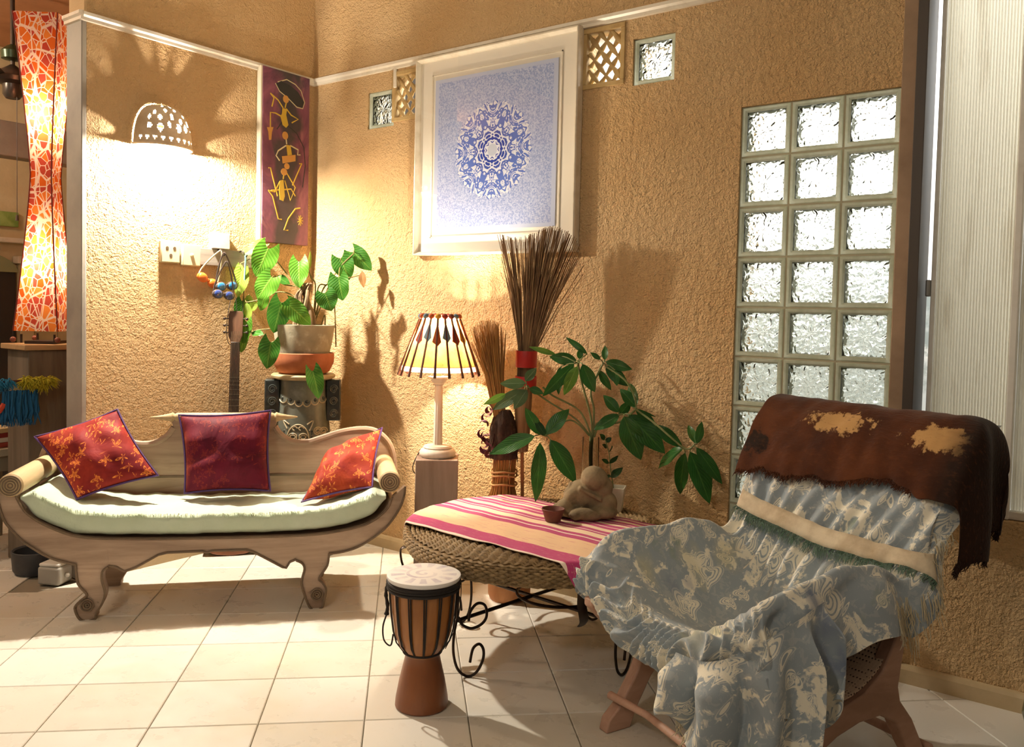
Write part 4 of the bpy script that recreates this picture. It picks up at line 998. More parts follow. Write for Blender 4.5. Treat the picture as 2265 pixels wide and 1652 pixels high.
MB().lathe([(.021, .343), (.026, .348), (.026, .354), (.034, .360), (.038, .372), (.050, .378), (.050, .384), (0, .386)], 32).build('capital', M_lime, TL)
MB().lathe([(.012, .386), (.012, .52), (.016, .525), (.016, .555), (.0, .556)], 16).build('lamp_holder', M_white, TL)
bulbz = .584
MB().ball((0, 0, bulbz), (.024, .024, .030), 16, 12).build('bulb', M_bulb, TL, True)
light('table_lamp_light', 'POINT', (LPX, LPY, .606+bulbz), LAMP_W, (1.0, .87, .66), .022)
# shade: sacking cone
q = NT('sacking')
wv = q.math('ADD', q.wave(90, direction='Z'), q.noise(90, 3, .6)); c = q.mix(q.ramp(q.noise(12, 4, .6), .35, .7), H('#cf9c58'), H('#a87236')); c = q.mix(q.ramp(q.noise(70, 3, .7), .58, .75, 0, .7), c, H('#7a4a1c'))
q.set(color=c, rough=.9, normal=q.bump(wv, .3, .003))
tr = q.new('ShaderNodeBsdfTranslucent'); q.link(c, tr.inputs[0]); mx = q.new('ShaderNodeMixShader'); mx.inputs[0].default_value = .3
q.link(q.b.outputs[0], mx.inputs[1]); q.link(tr.outputs[0], mx.inputs[2]); q.link(mx.outputs[0], q.out.inputs[0]); M_sack = q.m
SZ0, SZ1, SR0, SR1 = .435, .655, .176, .092
MB().lathe([(SR0, SZ0), (lerp(SR0, SR1, .5)+.006, (SZ0+SZ1)/2), (SR1, SZ1)], 48, cap=False).build('shade', M_sack, TL, True)
M_linen = q.m
q = NT('white_lining'); q.set(color=H('#f4ead4'), rough=.9); tr = q.new('ShaderNodeBsdfTranslucent'); tr.inputs[0].default_value = H('#f4e6c8'); mx = q.new('ShaderNodeMixShader'); mx.inputs[0].default_value = .6
q.link(q.b.outputs[0], mx.inputs[1]); q.link(tr.outputs[0], mx.inputs[2]); q.link(mx.outputs[0], q.out.inputs[0])
MB().lathe([(SR0+.004, SZ0-.022), (SR0-.001, SZ0+.004)], 48, cap=False).build('shade_hem', q.m, TL, True)
M_twig = simple('dark_twig', '#4a2416', .7, var=('#6b3a20', 20, .4, .7))
cols = ['#b5562a', '#8c2f22', '#c8842f', '#6a7d8c', '#a34a2c', '#d49a3a', '#7c3a2a', '#5f7480']
M_rag = [simple('rag_%d' % i, c_, .9) for i, c_ in enumerate(cols)]
rnd = random.Random(9)
NST = 18
for k in range(NST):
    a = 2*PI*(k+.3)/NST; ca_, sa_ = math.cos(a), math.sin(a)
    r0, r1 = SR0+.018, SR1+.006
    st = MB().tube([((SR1-.004)*ca_, (SR1-.004)*sa_, SZ1+.016), (r1*ca_, r1*sa_, SZ1), ((SR0+.005)*ca_, (SR0+.005)*sa_, SZ0), (r0*ca_, r0*sa_, SZ0-.045)], [.0055, .005, .0055, .007], 6).build('shade_stick', M_twig, TL)
    MB().ball(((SR1-.002)*ca_, (SR1-.002)*sa_, SZ1+.016), (.015, .015, .014), 8, 6).build('knot', M_rag[rnd.randrange(8)], st)
    if rnd.random() < .75:
        t0, t1 = .97, rnd.uniform(.52, .70); rr = lambda t: lerp(SR0, SR1, t)+.008; zz = lambda t: lerp(SZ0, SZ1, t)
        da = .15; m = MB(); vs = [(rr(t0)*math.cos(a), rr(t0)*math.sin(a), zz(t0)), (rr(t1)*math.cos(a-da), rr(t1)*math.sin(a-da), zz(t1)), (rr(t1-.08)*math.cos(a+.3*da), rr(t1-.08)*math.sin(a+.3*da), zz(t1-.08)), (rr(t1)*math.cos(a+da), rr(t1)*math.sin(a+da), zz(t1))]
        m.add(vs, [(0, 1, 2), (0, 2, 3)]).build('rag', M_rag[rnd.randrange(8)], st, None, 0, 0, .002)
cd_ = MB().tube(cat([(1.17, -.305, .628), (1.10, -.27, .56), (1.03, -.20, .50), (.99, -.10, .42), (.98, -.03, .25)], 8), .003, 6).build('lamp_cord', M_strap, None); tag(cd_, 'thin dark flex running from the table lamp to the wall', 'cord')

# ------------------------------------------------------------------ brooms in a wooden tub behind the table
M_stump = wood('stump_wood', '#9a5f38', '#c08552', 7, (1, 1, .2), .6)
SX, SY = 1.655, -.215
st_ = thing('wooden_tub', 'round wooden stump tub on the floor behind the rattan table', 'tub', (SX, SY, 0))
MB().lathe([(0, 0), (.088, 0), (.096, .02), (.100, .12), (.098, .30), (.096, .36), (.082, .36), (.080, .30), (0, .28)], 36, wob=lambda a, z: .03*math.sin(3*a)+.015*math.sin(7*a+z*9)).build('body', M_stump, st_)
M_stick = wood('broom_rib', '#5f4430', '#b08d62', 30, (1, 1, .05), .7)
M_stick2 = wood('grass_broom', '#8a5a2e', '#c9954f', 30, (1, 1, .05), .75)
M_red = simple('red_tape', '#b8241f', .45)
# tall rib broom: ribs fan out upward from a red-bound handle
BR = thing('rib_broom', 'tall broom of fanned palm ribs with red bands, bristles upward', 'broom', (SX+.03, SY+.035, .282))
rnd = random.Random(31); m = MB()
RX = Vector((math.cos(-YAW), math.sin(-YAW), 0)); RX = Vector((.80, .60, 0)); RF = Vector((-.6, .8, 0))
RXb = Vector((.95, .312, 0))
for k in range(250):
    u = math.sqrt(rnd.random()); a = rnd.uniform(0, 2*PI); ux, uf = u*math.cos(a), u*math.sin(a)*.42
    top = RXb*(.058+.210*ux)+RF*(-.03+.14*uf)+Vector((0, 0, 1.39+.03*math.sin(ux*3)-.075*max(0, ux)**2*1.2-rnd.random()**3*.12))
    neck = RX*(.012+.040*ux)+RF*(.035*uf)+Vector((0, 0, .85)); low = RX*(.004+.036*ux)+RF*(.035*uf)+Vector((0, 0, .69))
    md = (top+neck)*.5+RX*(.008*rnd.uniform(-1, 1)-.012*ux)
    r0 = rnd.uniform(.0016, .0030); m.tube([low, neck, md, top], [r0*1.1, r0*1.1, r0, r0*.7], 4)
tag(m.build('ribs', M_stick, BR, 60), kind='stuff')
hb = MB().lathe([(0, .385), (.026, .39), (.033, .46), (.040, .66), (.043, .70)], 20, wob=lambda a, z: .05*math.sin(11*a)).build('handle', M_stick, BR)
MB().tube([(.012, .0, .0), (.008, .0, .2), (.0, .0, .42)], .0085, 10).build('cane', M_stump, BR)
for z0, z1 in ((.685, .735), (.775, .85)):
    MB().lathe([(.0475, z0), (.049, z0+.004), (.050, z1-.004), (.0485, z1)], 24, (.012, .0, 0), cap=False).build('red_band', M_red, BR)
# small grass broom with bound foot and dried flowers
BS = thing('grass_broom', 'short grass broom with twine-bound foot and dried curled flowers', 'broom', (SX-.055, SY-.045, .361))
m = MB()
def bs(px_, z, f=0): return RX*px_+RF*f+Vector((0, 0, z))
for k in range(230):
    u = math.sqrt(rnd.random()); a = rnd.uniform(0, 2*PI); ux, uf = u*math.cos(a), u*math.sin(a)
    top = bs(-.035+.085*ux-.015, .86+.05*(1-ux*ux)-rnd.random()**2*.10, .05*uf)
    r0 = rnd.uniform(.0012, .0022)
    m.tube([bs(.025+.030*ux, .36, .03*uf), bs(.012+.026*ux, .46, .026*uf), bs(-.018+.045*ux, .66, .035*uf), top], [r0*1.2, r0, r0, r0*.5], 4)
tag(m.build('bristles', M_stick2, BS, 60), kind='stuff')
m = MB()
for k in range(200):
    u = math.sqrt(rnd.random()); a = rnd.uniform(0, 2*PI); ux, uf = u*math.cos(a), u*math.sin(a)
    spread = .085 if ux < 0 else .07
    r0 = rnd.uniform(.0014, .0024)
    m.tube([bs(.04+.055*ux, .30, .045*uf), bs(.035+.052*ux, .18, .045*uf), bs(.035+.056*ux, .14, .05*uf), bs(.035+spread*1.25*ux, .0+rnd.random()*.03, .075*uf)], [r0, r0, r0, r0*.6], 4)
tag(m.build('foot_bristles', M_stick2, BS, 60), kind='stuff')
M_bark = simple('dark_bark', '#3d2a20', .9, var=('#5d4030', 20, .4, .7), bump=(60, .6, .006))
MB().lathe([(.055, .28), (.060, .34), (.058, .42), (.045, .47), (.03, .50)], 24, tuple(bs(.03, 0)), wob=lambda a, z: .12*math.sin(9*a+z*60)+.06*math.sin(17*a-z*90)).build('dark_binding', M_bark, BS)
m = MB()
for k in range(220):
    a = rnd.uniform(0, 2*PI); z = rnd.uniform(.33, .47); rr = .050*(1 if z < .42 else .8); c0 = bs(.03, z)+RX*math.cos(a)*rr+RF*math.sin(a)*rr
    m.tube([c0, c0+RX*math.cos(a)*.010+RF*math.sin(a)*.010+Vector((0, 0, -.03)), c0+RX*math.cos(a)*.018+RF*math.sin(a)*.018+Vector((0, 0, -.07))], [.0028, .0025, .0008], 4)
tag(m.build('bark_strands', M_bark, BS), kind='stuff')
M_twine = simple('twine', '#b98a55', .8)
for z in (.205, .222, .165): MB().tube([bs(.036, z+.004*math.sin(3*a))+(RX*math.cos(a)*.060+RF*math.sin(a)*.052) for a in [2*PI*i/24 for i in range(24)]], .0045, 6, True).build('twine', M_twine, BS)
M_petal = simple('dried_petal', '#7c3c34', .7, var=('#5a2a4a', 30, .4, .7))
for k in range(16):
    a = rnd.uniform(1.6, 4.6); z = .27+.24*rnd.random(); c0 = bs(.03-.065*rnd.uniform(.7, 1.1), z, rnd.uniform(-.05, .02)); rr = rnd.uniform(.012, .024); ph = rnd.uniform(0, 6)
    MB().tube([c0+RX*(rr*math.cos(ph+i*.33)-rr)+Vector((0, 0, rr*math.sin(ph+i*.33)))+RF*.002*i for i in range(11)], [.004+.008*math.sin(PI*i/10) for i in range(11)], 6, flat=.25).build('dried_petal', M_petal, BS)
# ------------------------------------------------------------------ round rattan table
TC = Vector((2.088, -.607)); TRr = .517; TZ = .482
M_ratt = wood('rattan_weave', '#6f5838', '#b3966a', 40, (1, 1, 1), .65, .4)
M_rattd = wood('rattan_dark', '#4a3a28', '#79623f', 40, (1, 1, 1), .7, .4)
M_iron = simple('brown_iron', '#241811', .42, .55, var=('#3c2a1c', 20, .4, .7))
RT = thing('rattan_table', 'round woven rattan table on curled iron legs', 'table', (TC.x, TC.y, 0))
MB().lathe([(0, TZ-.012), (.44, TZ-.012), (.505, TZ-.020), (.512, TZ-.045), (.50, TZ-.072), (.46, TZ-.08), (0, TZ-.08)], 72).build('core', M_rattd, RT)
m = MB(); rnd = random.Random(2)
NR = 260
for k in range(11):                      # woven rings on the flat top edge
    r = .505-.0165*k; n = int(NR*r/.5)
    m.tube([(r*math.cos(2*PI*i/n), r*math.sin(2*PI*i/n), TZ-.011-(.008 if k == 0 else 0)+.0055*math.sin(i*PI/1.5+k*2.1)) for i in range(n)], .0066, 5, True)
tag(m.build('woven_top', M_ratt, RT, 60), kind='stuff')
m = MB()
for k in range(9):                       # braided rim
    t = k/8; z = TZ-.014-.066*t; r = .508+.014*math.sin(PI*(.15+t*.8))-.012*t; n = NR
    m.tube([((r+.0055*math.sin(i*PI/1.5+k*PI))*math.cos(2*PI*i/n), (r+.0055*math.sin(i*PI/1.5+k*PI))*math.sin(2*PI*i/n), z) for i in range(n)], .0058, 5, True)
tag(m.build('braided_rim', M_ratt, RT, 60), kind='stuff')
def radial(a, r, z, side=0.0): return Vector((r*math.cos(a)-side*math.sin(a), r*math.sin(a)+side*math.cos(a), z))
# four S-scroll legs, scrolls lie in planes across the radius
sS = [(-.022, .108), (-.034, .13), (-.030, .165), (-.008, .185), (.022, .180), (.040, .150), (.036, .115), (.012, .09)]
A0 = math.atan2(-.992-TC.y, 2.052-TC.x)
for k in range(4):
    a = A0+k*PI/2+(.0 if k == 0 else .05)
    up = cat([(.018, .205), (.024, .24), (.048, .268), (.075, .262), (.082, .225), (.066, .196), (.030, .178), (-.004, .190), (-.020, .215), (-.032, .16), (-.034, .09), (-.018, .03), (.014, .005), (.046, .016), (.070, .06), (.073, .10), (.058, .122), (.036, .105), (.026, .055)], 6)
    rot = math.radians(40) if k == 0 else 0.0
    d = Vector((.8, .6, 0)) if k == 0 else Vector((-math.sin(a), math.cos(a), 0))
    base = Vector((.386*math.cos(A0), .386*math.sin(A0), 0)) if k == 0 else Vector((.39*math.cos(a), .39*math.sin(a), 0))
    base += -d*.014
    MB().tube([base+d*p.x+Vector((0, 0, p.y)) for p in up], .0052, 7).build('scroll_leg', M_iron, RT)
    MB().tube([base-d*.022+Vector((0, 0, .20)), base-d*.022+Vector((0, 0, TZ-.075))], .0052, 7).build('leg_upright', M_iron, RT)
    opp = Vector((.39*math.cos(a+PI), .39*math.sin(a+PI), .205))
    if k < 2: MB().tube([base-d*.022+Vector((0, 0, .205)), opp], .007, 7).build('cross_bar', M_iron, RT)
MB().tube([(.16*math.cos(2*PI*i/40)+.06, .16*math.sin(2*PI*i/40)+.05, .215+.0*i) for i in range(40)], .006, 7, True).build('centre_ring', M_iron, RT)
MB().tube([(.40*math.cos(2*PI*i/60), .40*math.sin(2*PI*i/60), TZ-.088) for i in range(60)], .006, 7, True).build('top_ring', M_iron, RT)
for a in (math.atan2(-.35, -.40), math.atan2(-.38, .46), 1.2, 2.6):     # dark straps clasping the rim
    MB().tube(cat([radial(a, .49, TZ-.085), radial(a, .53, TZ-.09), radial(a, .532, TZ-.13), radial(a, .515, TZ-.17, .012), radial(a, .47, TZ-.21, .03), radial(a, .40, TZ-.25, .045)], 6), .016, 8, flat=.25).build('iron_strap', M_iron, RT)

# striped cloth
def stripes(q):
    y = q.sep(q.coord('Object'))[1]
    rp = q.new('ShaderNodeValToRGB'); rp.color_ramp.interpolation = 'CONSTANT'
    lo, hi = -.37, .33
    mg, pk, cr, pe, wt = '#bb3a74', '#d1587f', '#f4d8b4', '#efc79c', '#f8e2d0'
    bands = [(-.37, wt), (-.345, mg), (-.25, pe), (-.09, mg), (-.045, wt), (-.036, mg), (-.010, cr), (.030, mg), (.048, wt), (.055, mg), (.085, cr), (.115, mg), (.135, pk), (.140, wt), (.146, mg), (.175, cr), (.20, mg), (.217, wt), (.222, mg), (.24, cr), (.258, mg), (.28, cr), (.29, mg)]
    el = rp.color_ramp.elements
    while len(el) > 1: el.remove(el[0])
    el[0].position = 0; el[0].color = H(bands[0][1])
    for p, c_ in bands[1:]:
        e = el.new((p-lo)/(hi-lo)); e.color = H(c_)
    q.link(q.ramp(y, lo, hi), rp.inputs[0]); return rp.outputs[0], y
q = NT('striped_ikat'); c, yy = stripes(q)
fl2 = q.noise(26, 4, .7, (.5, 3.5, 1)); inpe = q.math('MULTIPLY', q.ramp(yy, -.252, -.245), q.ramp(yy, -.085, -.092))
c = q.mix(q.math('MULTIPLY', q.math('MULTIPLY', q.ramp(fl2, .55, .68), inpe), .6), c, H('#cf6d84'))
c = q.mix(q.ramp(q.noise(90, 3, .7, (.3, 2, 1)), .55, .75, 0, .35), c, H('#f0d6b6'))
q.set(color=c, rough=.9, sheen=.1, normal=q.bump(q.noise(220, 2, .5, (.2, 1, 1)), .25, .002)); M_ikat = q.m
cl = thing('striped_cloth', 'magenta and cream striped cloth laid across the rattan table', 'cloth', (TC.x, TC.y, 0), math.radians(-4.36))
def cloth_pt(u, v):
    x = lerp(-.505, .60, u); y = lerp(-.355, .312, v)
    y += (.006*math.sin(x*9)+.004*math.sin(x*23)) * (1-v)
    d = math.hypot(x, y); R0 = .512; z = TZ+.005+.0012*math.sin(x*37+y*21)+.001*math.sin(y*51)
    if d > R0:
        over = d-R0; k = R0+.013*(1-math.exp(-over/.012)); x, y = x*k/d, y*k/d
        z -= max(0, over-.006)*1.0+.25*min(over, .006)
        z = max(z, TZ-.12)
    return (x, y, z)
MB().grid(cloth_pt, 110, 60).build('cloth_sheet', M_ikat, cl, True, 0, 0, .003, 1)

# ------------------------------------------------------------------ things on the table
M_stone = simple('mossy_stone', '#9a8768', .95, var=[('#6f6048', 9, .4, .66), ('#4d4a36', 5, .6, .78)], bump=(45, .5, .006))
SX0 = Vector((2.154, -.405, TZ+.009))
stt = MB(); e1 = Vector((.80, .60, 0)); e2 = Vector((-.6, .8, 0))
def sb(x, z, r, f=0, rot=None):
    stt.ball(e1*x+e2*f+Vector((0, 0, z)), r, 18, 12, m=Matrix((e1, e2, Vector((0, 0, 1)))).transposed() @ (rot if rot else Matrix.Identity(3)))
sb(.045, .158, (.056, .060, .050), -.02, Ry(.35)); sb(.072, .120, (.05, .052, .05), -.005)       # bowed head, heavy brow
sb(-.005, .088, (.062, .055, .062)); sb(.045, .075, (.062, .058, .055), .01)                     # torso
for i in range(8): sb(-.012+.011*i, .122-.0055*i, (.009, .014, .010), -.048-.001*i)              # beaded band
sb(-.045, .085, (.030, .028, .040), -.03, Ry(.7)); sb(-.075, .050, (.032, .034, .026), -.035)     # left arm and hand on knee
sb(-.058, .105, (.014, .015, .030), -.01, Ry(.6)); sb(-.048, .128, (.012, .012, .012), -.005)
sb(-.088, .030, (.036, .042, .030), -.02); sb(-.05, .028, (.045, .045, .026), -.03)              # left knee
sb(.012, .026, (.060, .034, .026), -.075, Ry(.12)); sb(-.03, .024, (.028, .028, .022), -.08)     # crossed shin and foot
sb(.095, .055, (.046, .055, .052), -.005); sb(.085, .028, (.055, .06, .028), -.03)               # right thigh and arm
sb(.02, .012, (.115, .075, .014), -.005)
sto = stt.build('stone_figure', M_stone, None, True)
rm = sto.modifiers.new('remesh', 'REMESH'); rm.mode = 'VOXEL'; rm.voxel_size = .0042; rm.use_smooth_shade = True
s_ = sto.modifiers.new('smooth', 'SMOOTH'); s_.iterations = 1; s_.factor = .5
sto.location = SX0; tag(sto, 'mossy stone figure sitting cross-legged with bowed head on the table', 'statue')
# clay bowl
bw_ = MB().lathe([(0, 0), (.026, 0), (.030, .004), (.041, .040), (.046, .050), (.044, .053), (.040, .048), (.026, .012), (0, .010)], 32).build('clay_cup', simple('dark_clay', '#7a4a3c', .8, var=('#5c3730', 14, .4, .7), bump=(50, .3, .003)), None)
bw_.location = (2.118, -.560, TZ+.010); tag(bw_, 'small dark clay bowl in front of the stone figure', 'bowl')
# money tree in a glass vase
V0 = Vector((2.044, -.170, .482))
MTK = thing('money_tree', 'leafy money tree with drooping palmate leaves in a glass vase', 'plant', V0)
MTK.location = V0+Vector((0, 0, .004))
q = NT('vase_glass'); q.set(color=(.96, .98, .95, 1), rough=.02, ior=1.12, trans=1.0); M_vase = q.m
MB().lathe([(0, 0), (.034, 0), (.036, .004), (.036, .288), (.0345, .290), (.0335, .287), (.0335, .008), (0, .007)], 32).build('vase', M_vase, MTK)
M_water = glass('vase_water', (.93, .95, .86, 1), .0, 1.1)
MB().lathe([(0, .009), (.033, .009), (.033, .14), (0, .14)], 32).build('water', M_water, MTK)
M_mstem = simple('green_stem', '#6d7a44', .6, var=('#8a8a5c', 14, .4, .7))
m = MB(); rnd = random.Random(8)
for k in range(10):
    a = rnd.uniform(0, 6.28); m.tube(cat([(.004*math.cos(a), .004*math.sin(a), .13), (.016*math.cos(a), .016*math.sin(a), .08), (.024*math.cos(a+.8), .024*math.sin(a+.8), .04), (.02*math.cos(a+1.8), .02*math.sin(a+1.8), .015)], 5), .0022, 5)
m.build('roots', simple('pale_root', '#b8a67c', .8), MTK)
MB().tube(cat([(0, 0, .03), (.004, 0, .12), (.002, -.002, .22), (.006, -.004, .30)], 6), [.011, .011, .010, .010, .010, .0095, .009, .009, .009, .009, .009, .009, .009, .009, .009, .009, .009, .009, .009], 8).build('trunk', M_mstem, MTK)
for S in L2ST: MB().tube(cat([tuple(p) for p in S], 6), .0042, 6).build('stem', M_mstem, MTK)
for (b, t, w_, k) in L2:
    ends = [Vector(p) for S in L2ST for p in S[2:]]; e_ = min(ends, key=lambda p: (p-Vector(b)).length)
    if .004 < (e_-Vector(b)).length < .16: MB().tube([e_, e_.lerp(Vector(b), .5)+Vector((0, 0, .006)), Vector(b)], .0026, 5).build('petiole', M_mstem, MTK)
    leaf(MTK, b, t, w_, M_mleaf[k], False, rnd, .14, 'leaf', V0)
# little white square pot
P3 = thing('small_potted_plant', 'small sprig with paired leaves in a square white pot', 'potted plant', (2.176, -.178, TZ-.006), math.radians(22))
m = MB(); 
def sq(h_, z): return [(-h_, -h_, z), (h_, -h_, z), (h_, h_, z), (-h_, h_, z)]
R4 = [(.028, 0), (.042, .105), (.038, .105), (.027, .012)]
vs = []; 
for h_, z in R4: vs += sq(h_, z)
fs = [(3, 2, 1, 0), (12, 13, 14, 15)]+[(k*4+i, k*4+(i+1) % 4, (k+1)*4+(i+1) % 4, (k+1)*4+i) for k in range(3) for i in range(4)]
m.add(vs, fs).build('pot', simple('white_pot', '#e6ddc8', .4), P3, None, .002)
MB().span((-.034, -.034, .07), (.034, .034, .084)).build('soil', M_soil, P3)
R3 = Rz(-math.radians(22))
MB().tube(cat([R3 @ Vector(p) for p in ZS], 6), .0025, 6).build('stem', M_mstem, P3)
for (b, t, w_, k) in L3: leaf(P3, R3 @ Vector(b), R3 @ Vector(t), w_, M_mleaf[2], False, rnd, .1, 'leaf', Vector((2.17, -.18, .5)))
# ------------------------------------------------------------------ djembe
DR = thing('djembe_drum', 'small djembe drum with roped wooden shell and painted skin', 'drum', (2.073, -1.247, 0))
q = NT('drum_wood'); c = q.mix(q.ramp(q.noise(8, 5, .6, (1, 1, .12), .6), .35, .68), H('#8a5226'), H('#b87b3e'))
z_ = q.sep(q.coord('Object'))[2]; c = q.mix(q.ramp(z_, .178, .172), c, q.mix(q.ramp(q.noise(9, 4, .6, (1, 1, .2)), .35, .7), H('#6f3c1c'), H('#8f5228')))
q.set(color=c, rough=.42, coat=.15, normal=q.bump(q.noise(40, 4, .6, (1, 1, .1)), .2, .003)); M_drum = q.m
prof = [(0, 0), (.083, 0), (.088, .006), (.086, .03), (.075, .09), (.062, .145), (.056, .172), (.060, .184), (.078, .205), (.094, .25), (.103, .32), (.109, .40), (.112, .425), (0, .425)]
MB().lathe(prof, 48).build('shell', M_drum, DR)
M_rope = simple('black_rope', '#1d1512', .7, bump=(300, .5, .002))
# skin with a painted spiral sun and lettering band, worn violet-grey
q = NT('drum_skin'); v = q.coord('Object'); s3 = q.sep(v)
r = q.math('SQRT', q.math('ADD', q.math('MULTIPLY', s3[0], s3[0]), q.math('MULTIPLY', s3[1], s3[1]))); ang = q.math('ARCTAN2', s3[1], s3[0])
spi = q.math('SINE', q.math('ADD', q.math('MULTIPLY', r, 190), ang)); inS = q.ramp(r, .060, .057)
ray = q.math('SINE', q.math('MULTIPLY', ang, 13)); inR = q.math('MULTIPLY', q.ramp(r, .062, .064), q.ramp(r, .109, .107))
mk = q.math('ADD', q.math('MULTIPLY', q.ramp(spi, .1, .5), inS), q.math('MULTIPLY', q.ramp(ray, -.2, .3), inR))
wear = q.ramp(q.noise(12, 4, .6), .35, .65)
c = q.mix(q.math('MULTIPLY', q.math('MULTIPLY', mk, wear), .55), H('#f6f1ee'), H('#8f7fa6'))
q.set(color=c, rough=.45); M_skin = q.m
MB().lathe([(.118, .424), (.122, .432), (.121, .438), (.114, .4405), (0, .4415)], 56).build('skin', M_skin, DR)
for z, r_ in ((.417, .1175), (.408, .1165), (.397, .1155)): MB().tube([(r_*math.cos(2*PI*i/48), r_*math.sin(2*PI*i/48), z) for i in range(48)], .0058, 8, True).build('rope_ring', M_rope, DR)
MB().tube([(.062*math.cos(2*PI*i/40), .062*math.sin(2*PI*i/40), .184) for i in range(40)], .0045, 8, True).build('rope_ring', M_rope, DR)
for k in range(14):
    a = 2*PI*k/14+.12
    for da in (-.035, .035):
        MB().tube([((r_+.003)*math.cos(a+da*s_), (r_+.003)*math.sin(a+da*s_), z) for (r_, z, s_) in ((.112, .40, 1), (.109, .36, .9), (.104, .31, .8), (.097, .26, .7), (.086, .22, .6), (.064, .19, .5))], .0024, 6).build('tension_rope', M_rope, DR)
a = math.radians(217); ca_, sa_ = math.cos(a), math.sin(a)
MB().tube(cat([(.118*ca_, .118*sa_, .405), (.124*ca_, .124*sa_, .37), (.118*ca_, .118*sa_, .33), (.121*ca_, .121*sa_, .30)], 6), [.006, .0065, .005, .007, .006, .005, .006, .007, .005, .005, .006, .007, .006, .005, .006, .006, .007, .009, .008], 7).build('knotted_cord', M_rope, DR)
MB().tube(cat([(.121*ca_, .121*sa_, .30), (.132*ca_, .132*sa_, .26), (.128*ca_, .128*sa_, .215), (.106*ca_, .106*sa_, .197), (.098*ca_, .098*sa_, .235)], 6), .0028, 6).build('cord_loop', M_rope, DR)
a = math.radians(37); ca_, sa_ = math.cos(a), math.sin(a)
MB().tube(cat([(.123*ca_, .123*sa_, .412), (.122*ca_, .122*sa_, .35), (.110*ca_, .110*sa_, .27), (.075*ca_, .075*sa_, .19)], 6), .0016, 5).build('loose_string', M_rope, DR)
# ------------------------------------------------------------------ reclining armchair, throw and cowhide
from mathutils import noise as mn
CR = math.radians(-22.0); CO = Vector((2.90, -.25, 0))
M_chw = wood('pinkish_teak', '#a07a64', '#cda48e', 8, (1, .15, .6), .6, .3)
CHR = thing('reclining_chair', 'low reclining wooden armchair with curved arched legs and cane seat', 'armchair', CO, CR)
def K(s, t, z): return Vector((t, -s, z))       # depth s to the front, t across, z up
side = [(.06,0),(.13,.06),(.169,.091),(.228,.187),(.285,.25),(.297,.292),(.282,.379),(.262,.472),(.20,.60),(.10,.78),(.0,.965),(-.03,.985),(-.01,1.0),(.03,.985),(.07,.90),(.17,.70),(.27,.52),(.325,.42),(.37,.35),(.44,.305),(.527,.285),(.60,.30),(.671,.33),(.78,.385),(.86,.435),(.885,.435),(.885,.41),(.82,.345),(.72,.29),(.665,.25),(.70,.17),(.76,.08),(.805,.04),(.815,0),(.72,0),(.695,.06),(.64,.15),(.60,.19),(.549,.211),(.46,.228),(.372,.227),(.30,.191),(.25,.11),(.20,.04),(.15,0)]
for t0 in (.02, .655):
    MB().prism(side, lambda a, b, t: K(a, t, b), t0, t0+.042).build('side_frame', M_chw, CHR, 30, .005)
    MB().prism([(.27,.555),(.30,.567),(.5,.57),(.72,.567),(.765,.555),(.765,.54),(.72,.545),(.5,.547),(.29,.543)], lambda a, b, t: K(a, t, b), t0-.004, t0+.044).build('armrest', M_chw, CHR, 30, .006)
    MB().prism([(.74,.36),(.775,.37),(.765,.46),(.745,.55),(.71,.55),(.73,.46)], lambda a, b, t: K(a, t, b), t0+.004, t0+.038).build('arm_post', M_chw, CHR, 30, .004)
q = NT('cane_weave')
v1 = q.voro(95, 'F1', (1, 1, 1), 'Distance', rnd=.15)
q.set(color=q.mix(q.ramp(v1, .30, .24), H('#c7ab92'), H('#4d3527')), rough=.6, normal=q.bump(v1, .5, .003)); M_cane = q.m
seatp = cat([(-.005,.95),(.06,.86),(.17,.66),(.27,.485),(.35,.375),(.44,.318),(.527,.298),(.61,.312),(.70,.345),(.80,.395),(.87,.43)], 6)
def SEAT(u):
    k = u*(len(seatp)-1); i = min(int(k), len(seatp)-2); return seatp[i].lerp(seatp[i+1], k-i)
MB().grid(lambda u, v: K(SEAT(u).x, lerp(.045, .685, v), SEAT(u).y-.018*math.sin(PI*v)), 60, 8).build('cane_seat', M_cane, CHR, True, 0, 0, .006)
MB().tube([K(.78, .03, .105), K(.775, .2, .112), K(.782, .4, .10), K(.775, .55, .108), K(.78, .70, .10)], [.013, .011, .013, .010, .012], 10).build('stretcher', M_chw, CHR)
MB().tube([K(.14, .03, .08), K(.14, .70, .08)], .014, 10).build('stretcher', M_chw, CHR)
MB().tube([K(.0, .03, .965), K(.0, .70, .965)], .018, 10).build('top_rail', M_chw, CHR)
MB().tube([K(.865, .03, .425), K(.865, .70, .425)], .016, 10).build('front_rail', M_chw, CHR)

